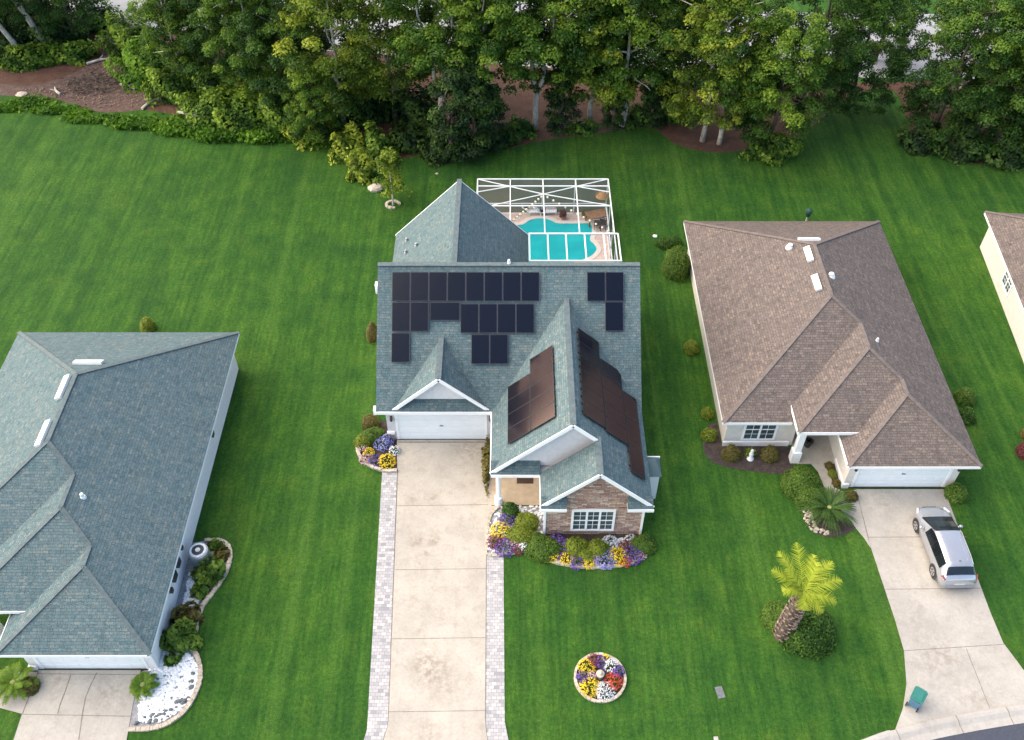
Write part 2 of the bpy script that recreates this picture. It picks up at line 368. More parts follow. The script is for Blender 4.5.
# ------------------------------------------------------------------ mesh builder
class MB:
    def __init__(s): s.v = []; s.f = []; s.uv = []; s.smooth = False
    def face(s, pts, uv=None):
        i = len(s.v); s.v += [tuple(p) for p in pts]; s.f.append(tuple(range(i, i + len(pts))))
        s.uv += list(uv) if uv else [(0, 0)] * len(pts)
    def box(s, x0, x1, y0, y1, z0, z1):
        P = [(x, y, z) for z in (z0, z1) for y in (y0, y1) for x in (x0, x1)]
        for q in ((0, 2, 3, 1), (4, 5, 7, 6), (0, 1, 5, 4), (2, 6, 7, 3), (0, 4, 6, 2), (1, 3, 7, 5)):
            s.face([P[k] for k in q])
    def prism(s, poly, z0, z1):
        n = len(poly)
        a = sum(poly[i][0] * poly[(i + 1) % n][1] - poly[(i + 1) % n][0] * poly[i][1] for i in range(n))
        if a < 0: poly = poly[::-1]
        s.face([(p[0], p[1], z1) for p in poly]); s.face([(p[0], p[1], z0) for p in poly[::-1]])
        for i in range(n):
            p, q = poly[i], poly[(i + 1) % n]
            s.face([(p[0], p[1], z0), (q[0], q[1], z0), (q[0], q[1], z1), (p[0], p[1], z1)])
    def beam(s, p, q, w, h, up=(0, 0, 1)):
        p, q = Vector(p), Vector(q); d = (q - p).normalized(); up = Vector(up)
        sd = d.cross(up)
        if sd.length < 1e-4: sd = d.cross(Vector((1, 0, 0)))
        sd.normalize(); u = sd.cross(d).normalized()
        c = [(-1, -1), (1, -1), (1, 1), (-1, 1)]
        A = [p + sd * (a * w / 2) + u * (b * h / 2) for a, b in c]; B = [q + sd * (a * w / 2) + u * (b * h / 2) for a, b in c]
        s.face(A); s.face(B[::-1])
        for i in range(4): s.face([A[(i + 1) % 4], A[i], B[i], B[(i + 1) % 4]])
    def tube(s, pts, rad, n=8, cap=True):
        rings = []
        pts = [Vector(p) for p in pts]
        for i, p in enumerate(pts):
            d = (pts[min(i + 1, len(pts) - 1)] - pts[max(i - 1, 0)]).normalized()
            a = d.cross(Vector((.3, .9, .1)) if abs(d.y) < .9 else Vector((1, 0, 0))).normalized(); b = d.cross(a)
            r = rad[i] if isinstance(rad, (list, tuple)) else rad
            rings.append([p + (a * math.cos(t) + b * math.sin(t)) * r for t in [2 * math.pi * k / n for k in range(n)]])
        base = len(s.v)
        for rg in rings: s.v += [tuple(p) for p in rg]
        for i in range(len(rings) - 1):
            for k in range(n):
                q = (base + i * n + k, base + i * n + (k + 1) % n, base + (i + 1) * n + (k + 1) % n, base + (i + 1) * n + k)
                s.f.append(q); s.uv += [(0, 0)] * 4
        if cap:
            s.f.append(tuple(base + k for k in range(n))[::-1]); s.uv += [(0, 0)] * n
            s.f.append(tuple(base + (len(rings) - 1) * n + k for k in range(n))); s.uv += [(0, 0)] * n
    def lathe(s, c, prof, n=14):
        base = len(s.v); c = Vector(c)
        for r, z in prof:
            for k in range(n):
                t = 2 * math.pi * k / n; s.v.append((c.x + r * math.cos(t), c.y + r * math.sin(t), c.z + z))
        for i in range(len(prof) - 1):
            for k in range(n):
                s.f.append((base + i * n + k, base + i * n + (k + 1) % n, base + (i + 1) * n + (k + 1) % n, base + (i + 1) * n + k)); s.uv += [(0, 0)] * 4
        s.f.append(tuple(base + (len(prof) - 1) * n + k for k in range(n))); s.uv += [(0, 0)] * n
    def rock(s, c, rx, ry, rz, rng, n=7):
        base = len(s.v); rows = [(-.5, .8), (.1, 1), (.7, .7)]
        for z, r in rows:
            for k in range(n):
                t = 2 * math.pi * k / n; j = rng.uniform(.75, 1.15)
                s.v.append((c[0] + rx * r * j * math.cos(t), c[1] + ry * r * j * math.sin(t), c[2] + rz * z * rng.uniform(.85, 1.1)))
        s.v.append((c[0], c[1], c[2] + rz))
        for i in range(2):
            for k in range(n):
                s.f.append((base + i * n + k, base + i * n + (k + 1) % n, base + (i + 1) * n + (k + 1) % n, base + (i + 1) * n + k)); s.uv += [(0, 0)] * 4
        for k in range(n):
            s.f.append((base + 2 * n + k, base + 2 * n + (k + 1) % n, base + 3 * n)); s.uv += [(0, 0)] * 3
    def build(s, name, mat, parent=None, org=(0, 0, 0), smooth=False):
        me = bpy.data.meshes.new(name)
        o3 = org
        me.from_pydata([(x - o3[0], y - o3[1], z - o3[2]) for x, y, z in s.v], [], s.f)
        uvl = me.uv_layers.new(name='UVMap')
        uvl.data.foreach_set('uv', [c for p in s.uv for c in p])
        me.materials.append(MATS[mat])
        if smooth: me.polygons.foreach_set('use_smooth', [True] * len(me.polygons))
        me.update()
        o = bpy.data.objects.new(name, me); col.objects.link(o)
        if parent: o.parent = parent
        else: o.location = org
        return o

# ------------------------------------------------------------------ leaves
def leaf_obj(name, mat, C, Nn, S, T, parent=None, loc=None, aspect=.62):
    C = np.asarray(C, float); Nn = np.asarray(Nn, float); n = len(C)
    rng = np.random.default_rng(n)
    Nn = Nn / (np.linalg.norm(Nn, axis=1, keepdims=True) + 1e-9)
    rv = rng.normal(size=(n, 3)); a = np.cross(Nn, rv); a /= (np.linalg.norm(a, axis=1, keepdims=True) + 1e-9); b = np.cross(Nn, a)
    S = np.asarray(S, float)[:, None]
    V = np.stack([C - a * S, C + b * S * aspect, C + a * S, C - b * S * aspect], 1).reshape(-1, 3)
    me = bpy.data.meshes.new(name)
    me.vertices.add(4 * n); me.vertices.foreach_set('co', V.ravel())
    me.loops.add(4 * n); me.loops.foreach_set('vertex_index', np.arange(4 * n))
    me.polygons.add(n); me.polygons.foreach_set('loop_start', np.arange(0, 4 * n, 4)); me.polygons.foreach_set('loop_total', np.full(n, 4))
    at = me.attributes.new('tint', 'FLOAT', 'FACE'); at.data.foreach_set('value', np.clip(np.asarray(T, float), 0, 1))
    me.materials.append(MATS[mat]); me.update(calc_edges=True)
    o = bpy.data.objects.new(name, me); col.objects.link(o)
    if parent: o.parent = parent
    if loc is not None: o.location = loc
    return o
def sphere_dirs(rng, n):
    d = rng.normal(size=(n, 3)); return d / np.linalg.norm(d, axis=1, keepdims=True)
def clumps(rng, centers, radii, per, size, flat=.75, up=.5):
    Cs, Ns, Ss, Ts = [], [], [], []
    for c, r in zip(centers, radii):
        n = max(8, int(per * r * r)); d = sphere_dirs(rng, n)
        d[:, 2] = np.where(d[:, 2] < -.3, -d[:, 2], d[:, 2])
        rr = r * rng.uniform(.55, 1.05, n)[:, None]
        Cs.append(np.asarray(c) + d * rr * np.array([1, 1, flat]))
        nn = d * .8 + rng.normal(size=(n, 3)) * .45; nn[:, 2] += up; Ns.append(nn)
        Ss.append(rng.uniform(.6, 1.25, n) * size)
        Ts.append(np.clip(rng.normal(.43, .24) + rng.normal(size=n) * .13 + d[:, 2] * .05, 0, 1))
    return np.concatenate(Cs), np.concatenate(Ns), np.concatenate(Ss), np.concatenate(Ts)

def shrub(name, label, cat, X, Y, rx, ry, h, mat, size=.07, dens=260, group=None, z0=0.0, lump=.12, seed=None):
    rng = np.random.default_rng(seed if seed is not None else int(abs(X * 131 + Y * 71) * 10) % 100000)
    clipped = size < .12
    n = int(dens * (4.2 if clipped else 3.0) * (rx * ry + rx * h) * 2 + 60)
    if clipped: size *= .72
    d = sphere_dirs(rng, n); d[:, 2] = np.abs(d[:, 2]) * 1.0
    ph = rng.uniform(0, 6.28, 6)
    if size < .12 and lump == .12: lump = .05
    lum = 1 + lump * (np.sin(4 * d[:, 0] + ph[0]) * np.cos(4 * d[:, 1] + ph[1]) + np.sin(7 * d[:, 2] + 5 * d[:, 0] + ph[2])) + rng.normal(size=n) * .045
    k = rng.uniform(.80, 1.0, n) ** .5 * lum
    C = d * k[:, None] * np.array([rx, ry, h]) ; C[:, 2] += .02
    nn = d + rng.normal(size=(n, 3)) * (.38 if clipped else .5); nn[:, 2] += .25
    T = .45 + (lum - 1) * 1.2 + rng.normal(size=n) * .16
    # inner mass of twigs and leaves so that the bush is not see-through
    o = leaf_obj(name, mat, C, nn, rng.uniform(.6, 1.3, n) * size, T, loc=(X, Y, z0))
    me = o.data
    b = MB(); b.lathe((0, 0, 0), [(max(rx, ry) * .80, .0), (max(rx, ry) * .80, h * .35), (max(rx, ry) * .62, h * .62), (max(rx, ry) * .25, h * .8)], 12)
    import bmesh
    bm = bmesh.new(); bm.from_mesh(me)
    m = max(rx, ry) * (1 if clipped else 1.35)
    vs = [bm.verts.new((x * rx / m, y * ry / m, z * max(rx, ry) / m)) for x, y, z in b.v]
    for f in b.f: bm.faces.new([vs[i] for i in f])
    bm.to_mesh(me); bm.free()
    return tag(o, label, cat, group)

def flower(label, X, Y, r, h, fmat, z0=.03, nf=60, leaf='hedge', fs=.055, group=None, seed=None):
    rng = np.random.default_rng(seed if seed is not None else int(abs(X * 917 + Y * 373) * 10) % 100000)
    e = empty('flower_clump', (X, Y, z0), 0, label, 'flowers', group)
    n = int(160 * r / .4); d = sphere_dirs(rng, n); d[:, 2] = abs(d[:, 2])
    leaf_obj('foliage', leaf, d * rng.uniform(.5, .95, n)[:, None] * np.array([r, r, h]), d + rng.normal(size=(n, 3)) * .5, rng.uniform(.6, 1.2, n) * .06, .35 + rng.normal(size=n) * .2, e)
    n = int(nf * (r / .4) ** 2 * 3.0); d = sphere_dirs(rng, n); d[:, 2] = abs(d[:, 2])
    k = rng.uniform(.92, 1.1, n)[:, None]
    nn = d * .6 + rng.normal(size=(n, 3)) * .25; nn[:, 2] += .8
    leaf_obj('blossoms', fmat, d * k * np.array([r, r, h]) + np.array([0, 0, .03]), nn, rng.uniform(.7, 1.3, n) * fs * .66, .5 + rng.normal(size=n) * .25, e, aspect=.9)
    return e

# ------------------------------------------------------------------ roofs
def clip(poly, A, B, C):           # keep A x + B y + C >= 0
    out = []
    for i in range(len(poly)):
        p, q = poly[i], poly[(i + 1) % len(poly)]
        a = A * p[0] + B * p[1] + C; b = A * q[0] + B * q[1] + C
        if a >= 0: out.append(p)
        if (a >= 0) != (b >= 0):
            t = a / (a - b); out.append((p[0] + (q[0] - p[0]) * t, p[1] + (q[1] - p[1]) * t))
    return out
def area(p): return abs(sum(p[i][0] * p[(i + 1) % len(p)][1] - p[(i + 1) % len(p)][0] * p[i][1] for i in range(len(p)))) / 2
def rect(x0, x1, y0, y1): return [(x0, y0), (x1, y0), (x1, y1), (x0, y1)]
def roof_polys(wings):
    """wings: dict(planes=[(a,b,c)], reg=(x0,x1,y0,y1), cut=(...)) -> list of (poly, plane): the upper envelope"""
    res = []
    for i, w in enumerate(wings):
        for k, pl in enumerate(w['planes']):
            poly = rect(*w['reg'])
            for m, p2 in enumerate(w['planes']):
                if m != k: poly = clip(poly, p2[0] - pl[0], p2[1] - pl[1], p2[2] - pl[2])
                if len(poly) < 3: break
            if len(poly) < 3: continue
            pieces = [poly]
            for j, o in enumerate(wings):
                if j == i: continue
                eps = 1e-4 if j < i else -1e-4
                x0, x1, y0, y1 = o['cut']
                hp = [(1, 0, -x0), (-1, 0, x1), (0, 1, -y0), (0, -1, y1)] + [(p2[0] - pl[0], p2[1] - pl[1], p2[2] - pl[2] + eps) for p2 in o['planes']]
                new = []
                for pc in pieces:
                    cur = pc
                    for A, B, C in hp:
                        out = clip(cur, -A, -B, -C)
                        if len(out) > 2 and area(out) > 1e-4: new.append(out)
                        cur = clip(cur, A, B, C)
                        if len(cur) < 3: break
                pieces = new
            res += [(p, pl) for p in pieces if area(p) > 1e-3]
    return res
def roof_mesh(wings, name, mat, parent, org=(0, 0, 0), extra=()):
    mb = MB()
    for poly, (a, b, c) in roof_polys(wings) + list(extra):
        n = len(poly)
        ar = sum(poly[i][0] * poly[(i + 1) % n][1] - poly[(i + 1) % n][0] * poly[i][1] for i in range(n))
        if ar < 0: poly = poly[::-1]
        g = math.hypot(a, b); k = math.hypot(1, g)
        if g < 1e-6: ux, uy = 1, 0
        else: ux, uy = -b / g, a / g
        dx, dy = (a / g, b / g) if g > 1e-6 else (0, 1)
        mb.face([(x, y, a * x + b * y + c) for x, y in poly],
                [(x * ux + y * uy + 50, (x * dx + y * dy) * k + 50) for x, y in poly])
    return mb.build(name, mat, parent, org)

def window(parent, org, x0, x1, z0, z1, y, cols=2, arch=0, name='window', vert=False):
    """window in a wall facing -y at depth y (or facing -x at x=y when vert)"""
    def P(a, d, z): return (y - d, a, z) if vert else (a, y - d, z)
    def bx(mb, a0, a1, d0, d1, c0, c1):
        if vert: mb.box(y - d1, y - d0, a0, a1, c0, c1)
        else: mb.box(a0, a1, y - d1, y - d0, c0, c1)
    f = MB(); t = .12
    bx(f, x0 - t, x1 + t, .0, .07, z0 - t, z0); bx(f, x0 - t, x1 + t, .0, .07, z1, z1 + t)
    bx(f, x0 - t, x0, .0, .069, z0, z1); bx(f, x1, x1 + t, .0, .069, z0, z1)
    w = (x1 - x0) / cols
    for k in range(1, cols): bx(f, x0 + k * w - .055, x0 + k * w + .055, 0, .069, z0, z1)
    if arch:
        n = 10; pts = [(x0 - t + (x1 - x0 + 2 * t) * i / n, z1 + t + arch * math.sin(math.pi * i / n)) for i in range(n + 1)]
        for i in range(n):
            a, b = pts[i], pts[i + 1]
            f.face([P(a[0], .07, z1 + t - .001), P(b[0], .07, z1 + t - .001), P(b[0], .07, b[1]), P(a[0], .07, a[1])])
            f.face([P(a[0], .07, a[1]), P(b[0], .07, b[1]), P(b[0], 0, b[1]), P(a[0], 0, a[1])])
    fr = f.build(name, 'white_trim', parent, org)
    g = MB(); bx(g, x0, x1, .005, .02, z0, z1); g.build('pane', 'window_glass', fr, org)
    mu = MB()
    for k in range(cols):
        a0, a1 = x0 + k * w, x0 + (k + 1) * w
        bx(mu, a0, a1, .02, .05, (z0 + z1) / 2 - .025, (z0 + z1) / 2 + .025)
        bx(mu, (a0 + a1) / 2 - .012, (a0 + a1) / 2 + .012, .02, .034, z0, z1)
        bx(mu, a0, a1, .02, .032, z0 + (z1 - z0) * .75 - .009, z0 + (z1 - z0) * .75 + .009); bx(mu, a0, a1, .02, .032, z0 + (z1 - z0) * .25 - .009, z0 + (z1 - z0) * .25 + .009)
    mu.build('glazing_bar', 'white_trim', fr, org)
    return fr
def garage_door(parent, org, x0, x1, y, h):
    d = MB(); n = 4
    for i in range(n): d.box(x0, x1, y - .05, y, h * i / n + (.012 if i else 0), h * (i + 1) / n)
    d.box(x0, x1, y, y + .04, 0, h)
    do = d.build('garage_door', 'door_white', parent, org)
    pn = MB()
    for i in range(n):
        for k in range(8):
            a = x0 + (x1 - x0) * (k + .12) / 8; b = x0 + (x1 - x0) * (k + .88) / 8
            pn.box(a, b, y - .062, y - .05, h * (i + .2) / n, h * (i + .8) / n)
    pn.build('door_panel', 'door_white', do, org)
    hd = MB(); hd.box((x0 + x1) / 2 - .1, (x0 + x1) / 2 + .1, y - .12, y - .065, h * .55, h * .55 + .05); hd.build('handle', 'grey_metal', do, org)
    fr = MB(); t = .14
    fr.box(x0 - t, x0, y - .09, y - .03, 0, h + t); fr.box(x1, x1 + t, y - .09, y - .03, 0, h + t); fr.box(x0, x1, y - .089, y - .03, h, h + t)
    fr.build('door_frame', 'white_trim', parent, org)
    s = MB(); s.box(x0 - t, x1 + t, y - .14, y - .091, 0.0, .045); s.build('door_seal', 'rubber', parent, org)
def wall_lamp(parent, org, x, y, z):
    b = MB(); b.box(x - .06, x + .06, y - .05, y, z - .05, z + .2); b.lathe((x, y - .14, z - .12), [(.05, 0), (.085, .06), (.08, .24), (.02, .32)], 8)
    b.build('wall_lamp', 'dark_metal', parent, org)
def vent_box(parent, plane, u, v, along, org=(0, 0, 0), ln=1.25, w=.38):
    a, b, c = plane; p = onplane(u, v, *plane); k = math.hypot(1, a, b) if False else math.sqrt(1 + a * a + b * b)
    n = Vector((-a, -b, 1)) / k
    d = Vector(along); d = (d - n * d.dot(n)).normalized()
    m = MB(); m.beam(p + n * .08 - d * ln / 2, p + n * .08 + d * ln / 2, w, .15, n)
    return m.build('roof_vent', 'white_metal', parent, org)
def pipe_vent(parent, plane, u, v, r=.09, h=.35, mat='white_metal', org=(0, 0, 0)):
    p = onplane(u, v, *plane)
    m = MB(); m.lathe((p.x, p.y, p.z - .1), [(r, 0), (r, h), (r * .6, h + .04)], 10)
    m.lathe((p.x, p.y, p.z - .1), [(r * 1.8, 0), (r * 1.4, .16), (r, .17)], 10)
    return m.build('vent_pipe', mat, parent, org)

# ------------------------------------------------------------------ the hip-roofed neighbour house (one plan, three houses)
S = .52
def hip_house(loc, rz, label, roofm, capm, wallm, dx=0):
    h = empty('house', loc, rz, label, 'house')
    W_, D_, e = 13.12, 20.6, 2.7
    def hip(x0, x1, y0, y1): return [(S, 0, e - S * x0), (-S, 0, e + S * x1), (0, S, e - S * y0), (0, -S, e + S * y1)]
    wings = [dict(planes=hip(0, W_, 3.0, D_), reg=(0, W_, 3.0, D_), cut=(0, W_, 3.0, D_)),
             dict(planes=hip(2.94, W_, 1.08, D_), reg=(3.8, W_, 1.94, 9), cut=(3.8, W_, 1.94, 9)),
             dict(planes=hip(6.13, W_, 0, D_), reg=(6.13, W_, 0, 8), cut=(6.13, W_, 0, 8))]
    rf = roof_mesh(wings, 'roof', roofm, h)
    z = lambda d: e + S * d
    segs = [((0, D_, e), (6.56, 14.04, z(6.56))), ((W_, D_, e), (6.56, 14.04, z(6.56))), ((6.56, 14.04, z(6.56)), (6.56, 9.56, z(6.56))),
            ((6.56, 9.56, z(6.56)), (0, 3.0, e)), ((6.56, 9.56, z(6.56)), (8.03, 8.09, z(5.09))), ((8.03, 8.09, z(5.09)), (8.03, 6.17, z(5.09))),
            ((8.03, 6.17, z(5.09)), (3.8, 1.94, z(.86))), ((8.03, 6.17, z(5.09)), (9.625, 4.575, z(3.495))), ((9.625, 4.575, z(3.495)), (9.625, 3.495, z(3.495))),
            ((9.625, 3.495, z(3.495)), (6.13, 0, e)), ((9.625, 3.495, z(3.495)), (W_, 0, e))]
    c = MB()
    for p, q in segs: c.beam(Vector(p) + Vector((0, 0, .015)), Vector(q) + Vector((0, 0, .015)), .22, .035)
    c.build('ridge_cap', capm, rf)
    f = MB(); t = .19
    f.box(.0, .03, 3.03, D_ - .03, e - t, e - .012); f.box(.03, W_ - .04, D_ - .06, D_ - .03, e - t, e - .012); f.box(W_ - .04, W_ - .01, .01, D_ - .03, e - t, e - .012)
    f.box(-.0, 3.8, 2.98, 3.01, e - t, e + .0); f.box(6.13, W_ - .01, -.02, .01, e - t, e + .0); f.box(6.10, 6.13, -.03, 2.9, e - t, e + .01)
    f.box(3.77, 3.8, 1.91, 3.87, z(.86) - t, z(.86) + .01); f.box(3.8, 7.0, 1.91, 1.94, z(.86) - t, z(.86) + .01)
    f.build('fascia', 'white_trim', h)
    so = MB()
    for r in ((.0, W_, 3.0, D_), (6.13, W_, 0, 3.0)): so.face([(r[0], r[2], e - t + .02), (r[0], r[3], e - t + .02), (r[1], r[3], e - t + .02), (r[1], r[2], e - t + .02)])
    so.face([(3.8, 1.94, z(.86) - t + .02), (3.8, 3.6, z(.86) - t + .02), (7, 3.6, z(.86) - t + .02), (7, 1.94, z(.86) - t + .02)])
    so.build('soffit', 'white_trim', h)
    w = MB(); o = .5; top = e - t + .01; th = .2
    w.box(o, o + th, 3.6, D_ - .45, 0, top); w.box(o + th, W_ - o - th, D_ - .45 - th, D_ - .45, 0, top); w.box(W_ - o - th, W_ - o, .65, D_ - .45, 0, top)
    w.box(o + th, 4.2, 3.6, 3.6 + th, 0, top); w.box(4.2, 4.4, 3.6, 5.4, 0, top); w.box(4.4, 6.63, 5.4, 5.6, 0, top); w.box(6.63, 6.83, .65, 5.6, 0, top)
    w.box(6.83, 7.05, .65, .85, 0, top); w.box(12.21, W_ - o - th, .65, .85, 0, top); w.box(7.05, 12.21, .65, .85, 2.19, top)
    w.build('wall', wallm, h)
    p = MB(); p.box(o - .04, 4.2, 3.52, 3.6, 0, .35); p.build('base_trim', 'white_trim', h)
    p = MB(); p.box(6.55, 7.05 - .14, .57, .65, 0, .35); p.box(6.55, 6.63, .65, 2.4, 0, .35); p.build('base_trim', 'white_trim', h)
    cl = MB(); cl.box(4.15, 4.5, 2.35, 2.7, 0, z(.86) - t); cl.box(4.08, 4.57, 2.28, 2.77, 0, .9); cl.box(4.1, 4.55, 2.3, 2.75, 2.6, z(.86) - t - .01)
    cl.build('column', 'white_trim', h)
    garage_door(h, (0, 0, 0), 7.19, 12.07, .72, 2.18)
    wall_lamp(h, (0, 0, 0), 6.9, .65, 1.75); wall_lamp(h, (0, 0, 0), 12.42, .65, 1.75)
    window(h, (0, 0, 0), 1.55, 3.2, .62, 2.25, 3.6, 2)
    d = MB(); d.box(5.1, 6.0, 5.36, 5.4, .02, 2.1); dd = d.build('door', 'wood_brown', h)
    k = MB(); k.lathe((5.2, 5.33, 1.0), [(.03, 0), (.04, .04), (.02, .06)], 8); k.build('handle', 'grey_metal', dd)
    return h, rf

hR, rfR = hip_house((11.52, 30.67, 0), 0, 'brown shingled hip roof house behind the parked silver car', 'roof_brown', 'cap_brown', 'stucco_cream')
hL, rfL = hip_house((-29.37, 20.08, 0), 0, 'teal grey shingled house with white walls, cut off by the left edge', 'roof_teal', 'cap_teal', 'stucco_white')
q = Matrix.Rotation(R_(-5), 3, 'Z') @ Vector((0, 20.6, 0))
hF, rfF = hip_house((32.06 - q.x, 52.31 - q.y, 0), R_(-5), 'cream walled house with brown roof, only its corner showing at the right edge', 'roof_brown', 'cap_brown', 'stucco_cream')
def wpl(loc):   # world planes of an unrotated hip house
    x, y = loc[0], loc[1]; e = 2.7
    return dict(left=(S, 0, e - S * x), right=(-S, 0, e + S * (x + 13.12)), back=(0, -S, e + S * (y + 20.6)), front=(0, S, e - S * (y + 3.0)))
pR = wpl(hR.location); pL = wpl(hL.location); oR = tuple(hR.location); oL = tuple(hL.location)
vent_box(rfR, pR['left'], 809, 255, (0, 1, 0), oR); vent_box(rfR, pR['left'], 817, 283.5, (0, 1, 0), oR)
vent_box(rfR, pR['back'], 809, 240.5, (1, 0, 0), oR, 1.3)
pipe_vent(rfR, pR['left'], 790, 247, .15, .3, org=oR); pipe_vent(rfR, pR['right'], 831, 276, .15, .3, org=oR)
pipe_vent(rfR, pR['right'], 877, 341, .07, .3, org=oR)
vent_box(rfL, pL['left'], 64, 388, (0, 1, 0), oL, 1.6); vent_box(rfL, pL['left'], 44.5, 434, (0, 1, 0), oL, 1.6)
vent_box(rfL, pL['back'], 88.5, 363.5, (1, 0, 0), oL, 1.55)
pipe_vent(rfL, pL['right'], 83, 497, .09, .35, org=oL)
window(hF, (0, 0, 0), 14.2, 15.5, 1.0, 2.2, .5, 2, vert=True)
# meters and outlets on the left house's long side wall
for yy, zz, ww, hh in ((13.6, 1.6, .28, .4), (6.3, 1.5, .2, .2), (5.4, 1.4, .4, .4), (4.6, 1.4, .45, .45), (4.0, 1.3, .2, .3)):
    m = MB(); m.box(12.62, 12.80, yy, yy + ww, zz - hh / 2, zz + hh / 2); m.build('meter_box', 'dark_metal', hL)

# ------------------------------------------------------------------ the middle house with solar panels
cO = (0, 34, 0)
hC = empty('house', cO, 0, 'teal roofed house with solar panels and brick gable front in the middle', 'house')
k1 = .77
wC = [dict(planes=[(0, k1, 3 - k1 * 34.18), (0, -.86, 8 + .86 * 40.67)], reg=(-7.45, 7.1, 34.18, 46.48), cut=(-7.45, 7.1, 34.18, 46.48)),
      dict(planes=[(1.0, 0, 3 + 7.6), (-1.0, 0, 3 + 1.05)], reg=(-7.6, 1.05, 40.9, 49.55), cut=(-7.6, 1.05, 40.9, 49.55)),
      dict(planes=[(.95, 0, 3 + .95 * 6.55), (-.95, 0, 3 - .95 * 1.25)], reg=(-6.55, -1.25, 34.32, 39), cut=(-6.55, -1.25, 34.75, 39)),
      dict(planes=[(.94, 0, 3 + .94 * 1.1), (-.94, 0, 3 + .94 * 7.1)], reg=(-1.1, 7.1, 30.05, 40), cut=(-1.1, 7.1, 30.05, 40)),
      dict(planes=[(.94, 0, 3 - .94 * 1.45), (-.94, 0, 3 + .94 * 7.1)], reg=(1.45, 7.1, 27.95, 33.5), cut=(1.45, 7.1, 27.95, 33.5))]
ps = .75
extra = [(rect(-1.1, 1.45, 29.9, 30.5), (0, ps, 3 - ps * 29.9)), (rect(1.46, 2.75, 27.75, 28.28), (0, ps, 3.0 - ps * 27.75)), (rect(5.8, 7.09, 27.75, 28.28), (0, ps, 3.0 - ps * 27.75))]
rfC = roof_mesh(wC, 'roof', 'roof_teal', hC, cO, extra)
c = MB()
for p, q in (((-7.45, 40.67, 8), (7.1, 40.67, 8)), ((-3.275, 41.5, 7.325), (-3.275, 49.55, 7.325)), ((-3.9, 34.32, 5.5175), (-3.9, 37.45, 5.5175)),
             ((3, 30.05, 6.854), (3, 39.15, 6.854)), ((4.275, 27.95, 5.655), (4.275, 30.3, 5.655))):
    c.beam(Vector(p) + Vector((0, 0, .02)), Vector(q) + Vector((0, 0, .02)), .30, .04)
c.build('ridge_cap', 'cap_teal', rfC, cO)
f = MB(); t = .19
def ev(p, q): f.beam((p[0], p[1], 3 - t / 2 + .01), (q[0], q[1], 3 - t / 2 + .01), .05, t)
for p, q in (((-7.45, 34.16), (-1.1, 34.16)), ((-1.12, 30.05), (-1.12, 34.16)), ((-1.1, 29.88), (1.45, 29.88)), ((1.43, 27.75), (1.43, 29.88)), ((1.43, 27.73), (2.75, 27.73)),
             ((5.8, 27.73), (7.12, 27.73)), ((7.06, 27.73), (7.06, 34.16)), ((-7.55, 46.5), (-7.55, 49.5)), ((1.0, 46.5), (1.0, 49.5)), ((1.05, 46.44), (7.1, 46.44))): ev(p, q)
f.build('fascia', 'white_trim', hC, cO)
def rake(p, q):
    rk = MB(); rk.beam(Vector(p) - Vector((0, 0, .085)), Vector(q) - Vector((0, 0, .085)), .05, .2); rk.build('rake_board', 'white_trim', hC, cO)
for x0, xc, x1, y, zc in ((-6.55, -3.9, -1.25, 34.29, 5.5175), (-1.1, 3.0, 7.1, 30.02, 6.854), (1.45, 4.275, 7.1, 27.92, 5.655)):
    sl = (zc - 3) / (xc - x0)
    rake((x0, y, 3.03), (xc, y, zc + .03))
    x1e = 4.2 if y == 30.02 else x1
    rake((xc, y, zc + .03), (x1e, y, zc + .03 - sl * (x1e - xc)))
for x in (-7.41, 7.06):
    rake((x, 34.18, 2.95), (x, 40.67, 7.95)); rake((x, 40.67, 7.95), (x, 46.44, 2.98))
rake((-7.6, 49.5, 2.95), (-3.275, 49.5, 7.275)); rake((-3.275, 49.5, 7.275), (1.05, 49.5, 2.95))
so = MB()
for r in ((-7.45, 7.1, 34.18, 46.45), (-7.6, 1.05, 46.45, 49.5), (-1.1, 7.1, 30.05, 34.18), (1.46, 2.74, 27.76, 28.27), (5.81, 7.09, 27.76, 28.27)):
    zz = 2.83; so.face([(r[0], r[2], zz), (r[0], r[3], zz), (r[1], r[3], zz), (r[1], r[2], zz)])
so.build('soffit', 'white_trim', hC, cO)
w = MB(); th = .2; top = 2.82
w.box(-7.05, -6.85, 34.72, 46.0, 0, top); w.box(6.5, 6.7, 28.5, 46.0, 0, top); w.box(.65, 6.5, 45.8, 46.0, 0, top)
w.box(-7.2, -7.0, 46.0, 49.1, 0, top); w.box(-7.0, .65, 48.9, 49.1, 0, top); w.box(.45, .65, 46.0, 48.9, 0, top)
w.box(-6.85, -6.5, 34.72, 34.92, 0, top); w.box(-1.4, -1.0, 34.72, 34.92, 0, top); w.box(-6.5, -1.4, 34.72, 34.92, 2.22, top)
w.box(-1.0, 1.7, 33.9, 34.1, 0, top); w.box(1.7, 1.9, 28.5, 34.1, 0, top); w.box(-1.2, -1.0, 33.9, 34.72, 0, top)
w.build('wall', 'stucco_grey', hC, cO)
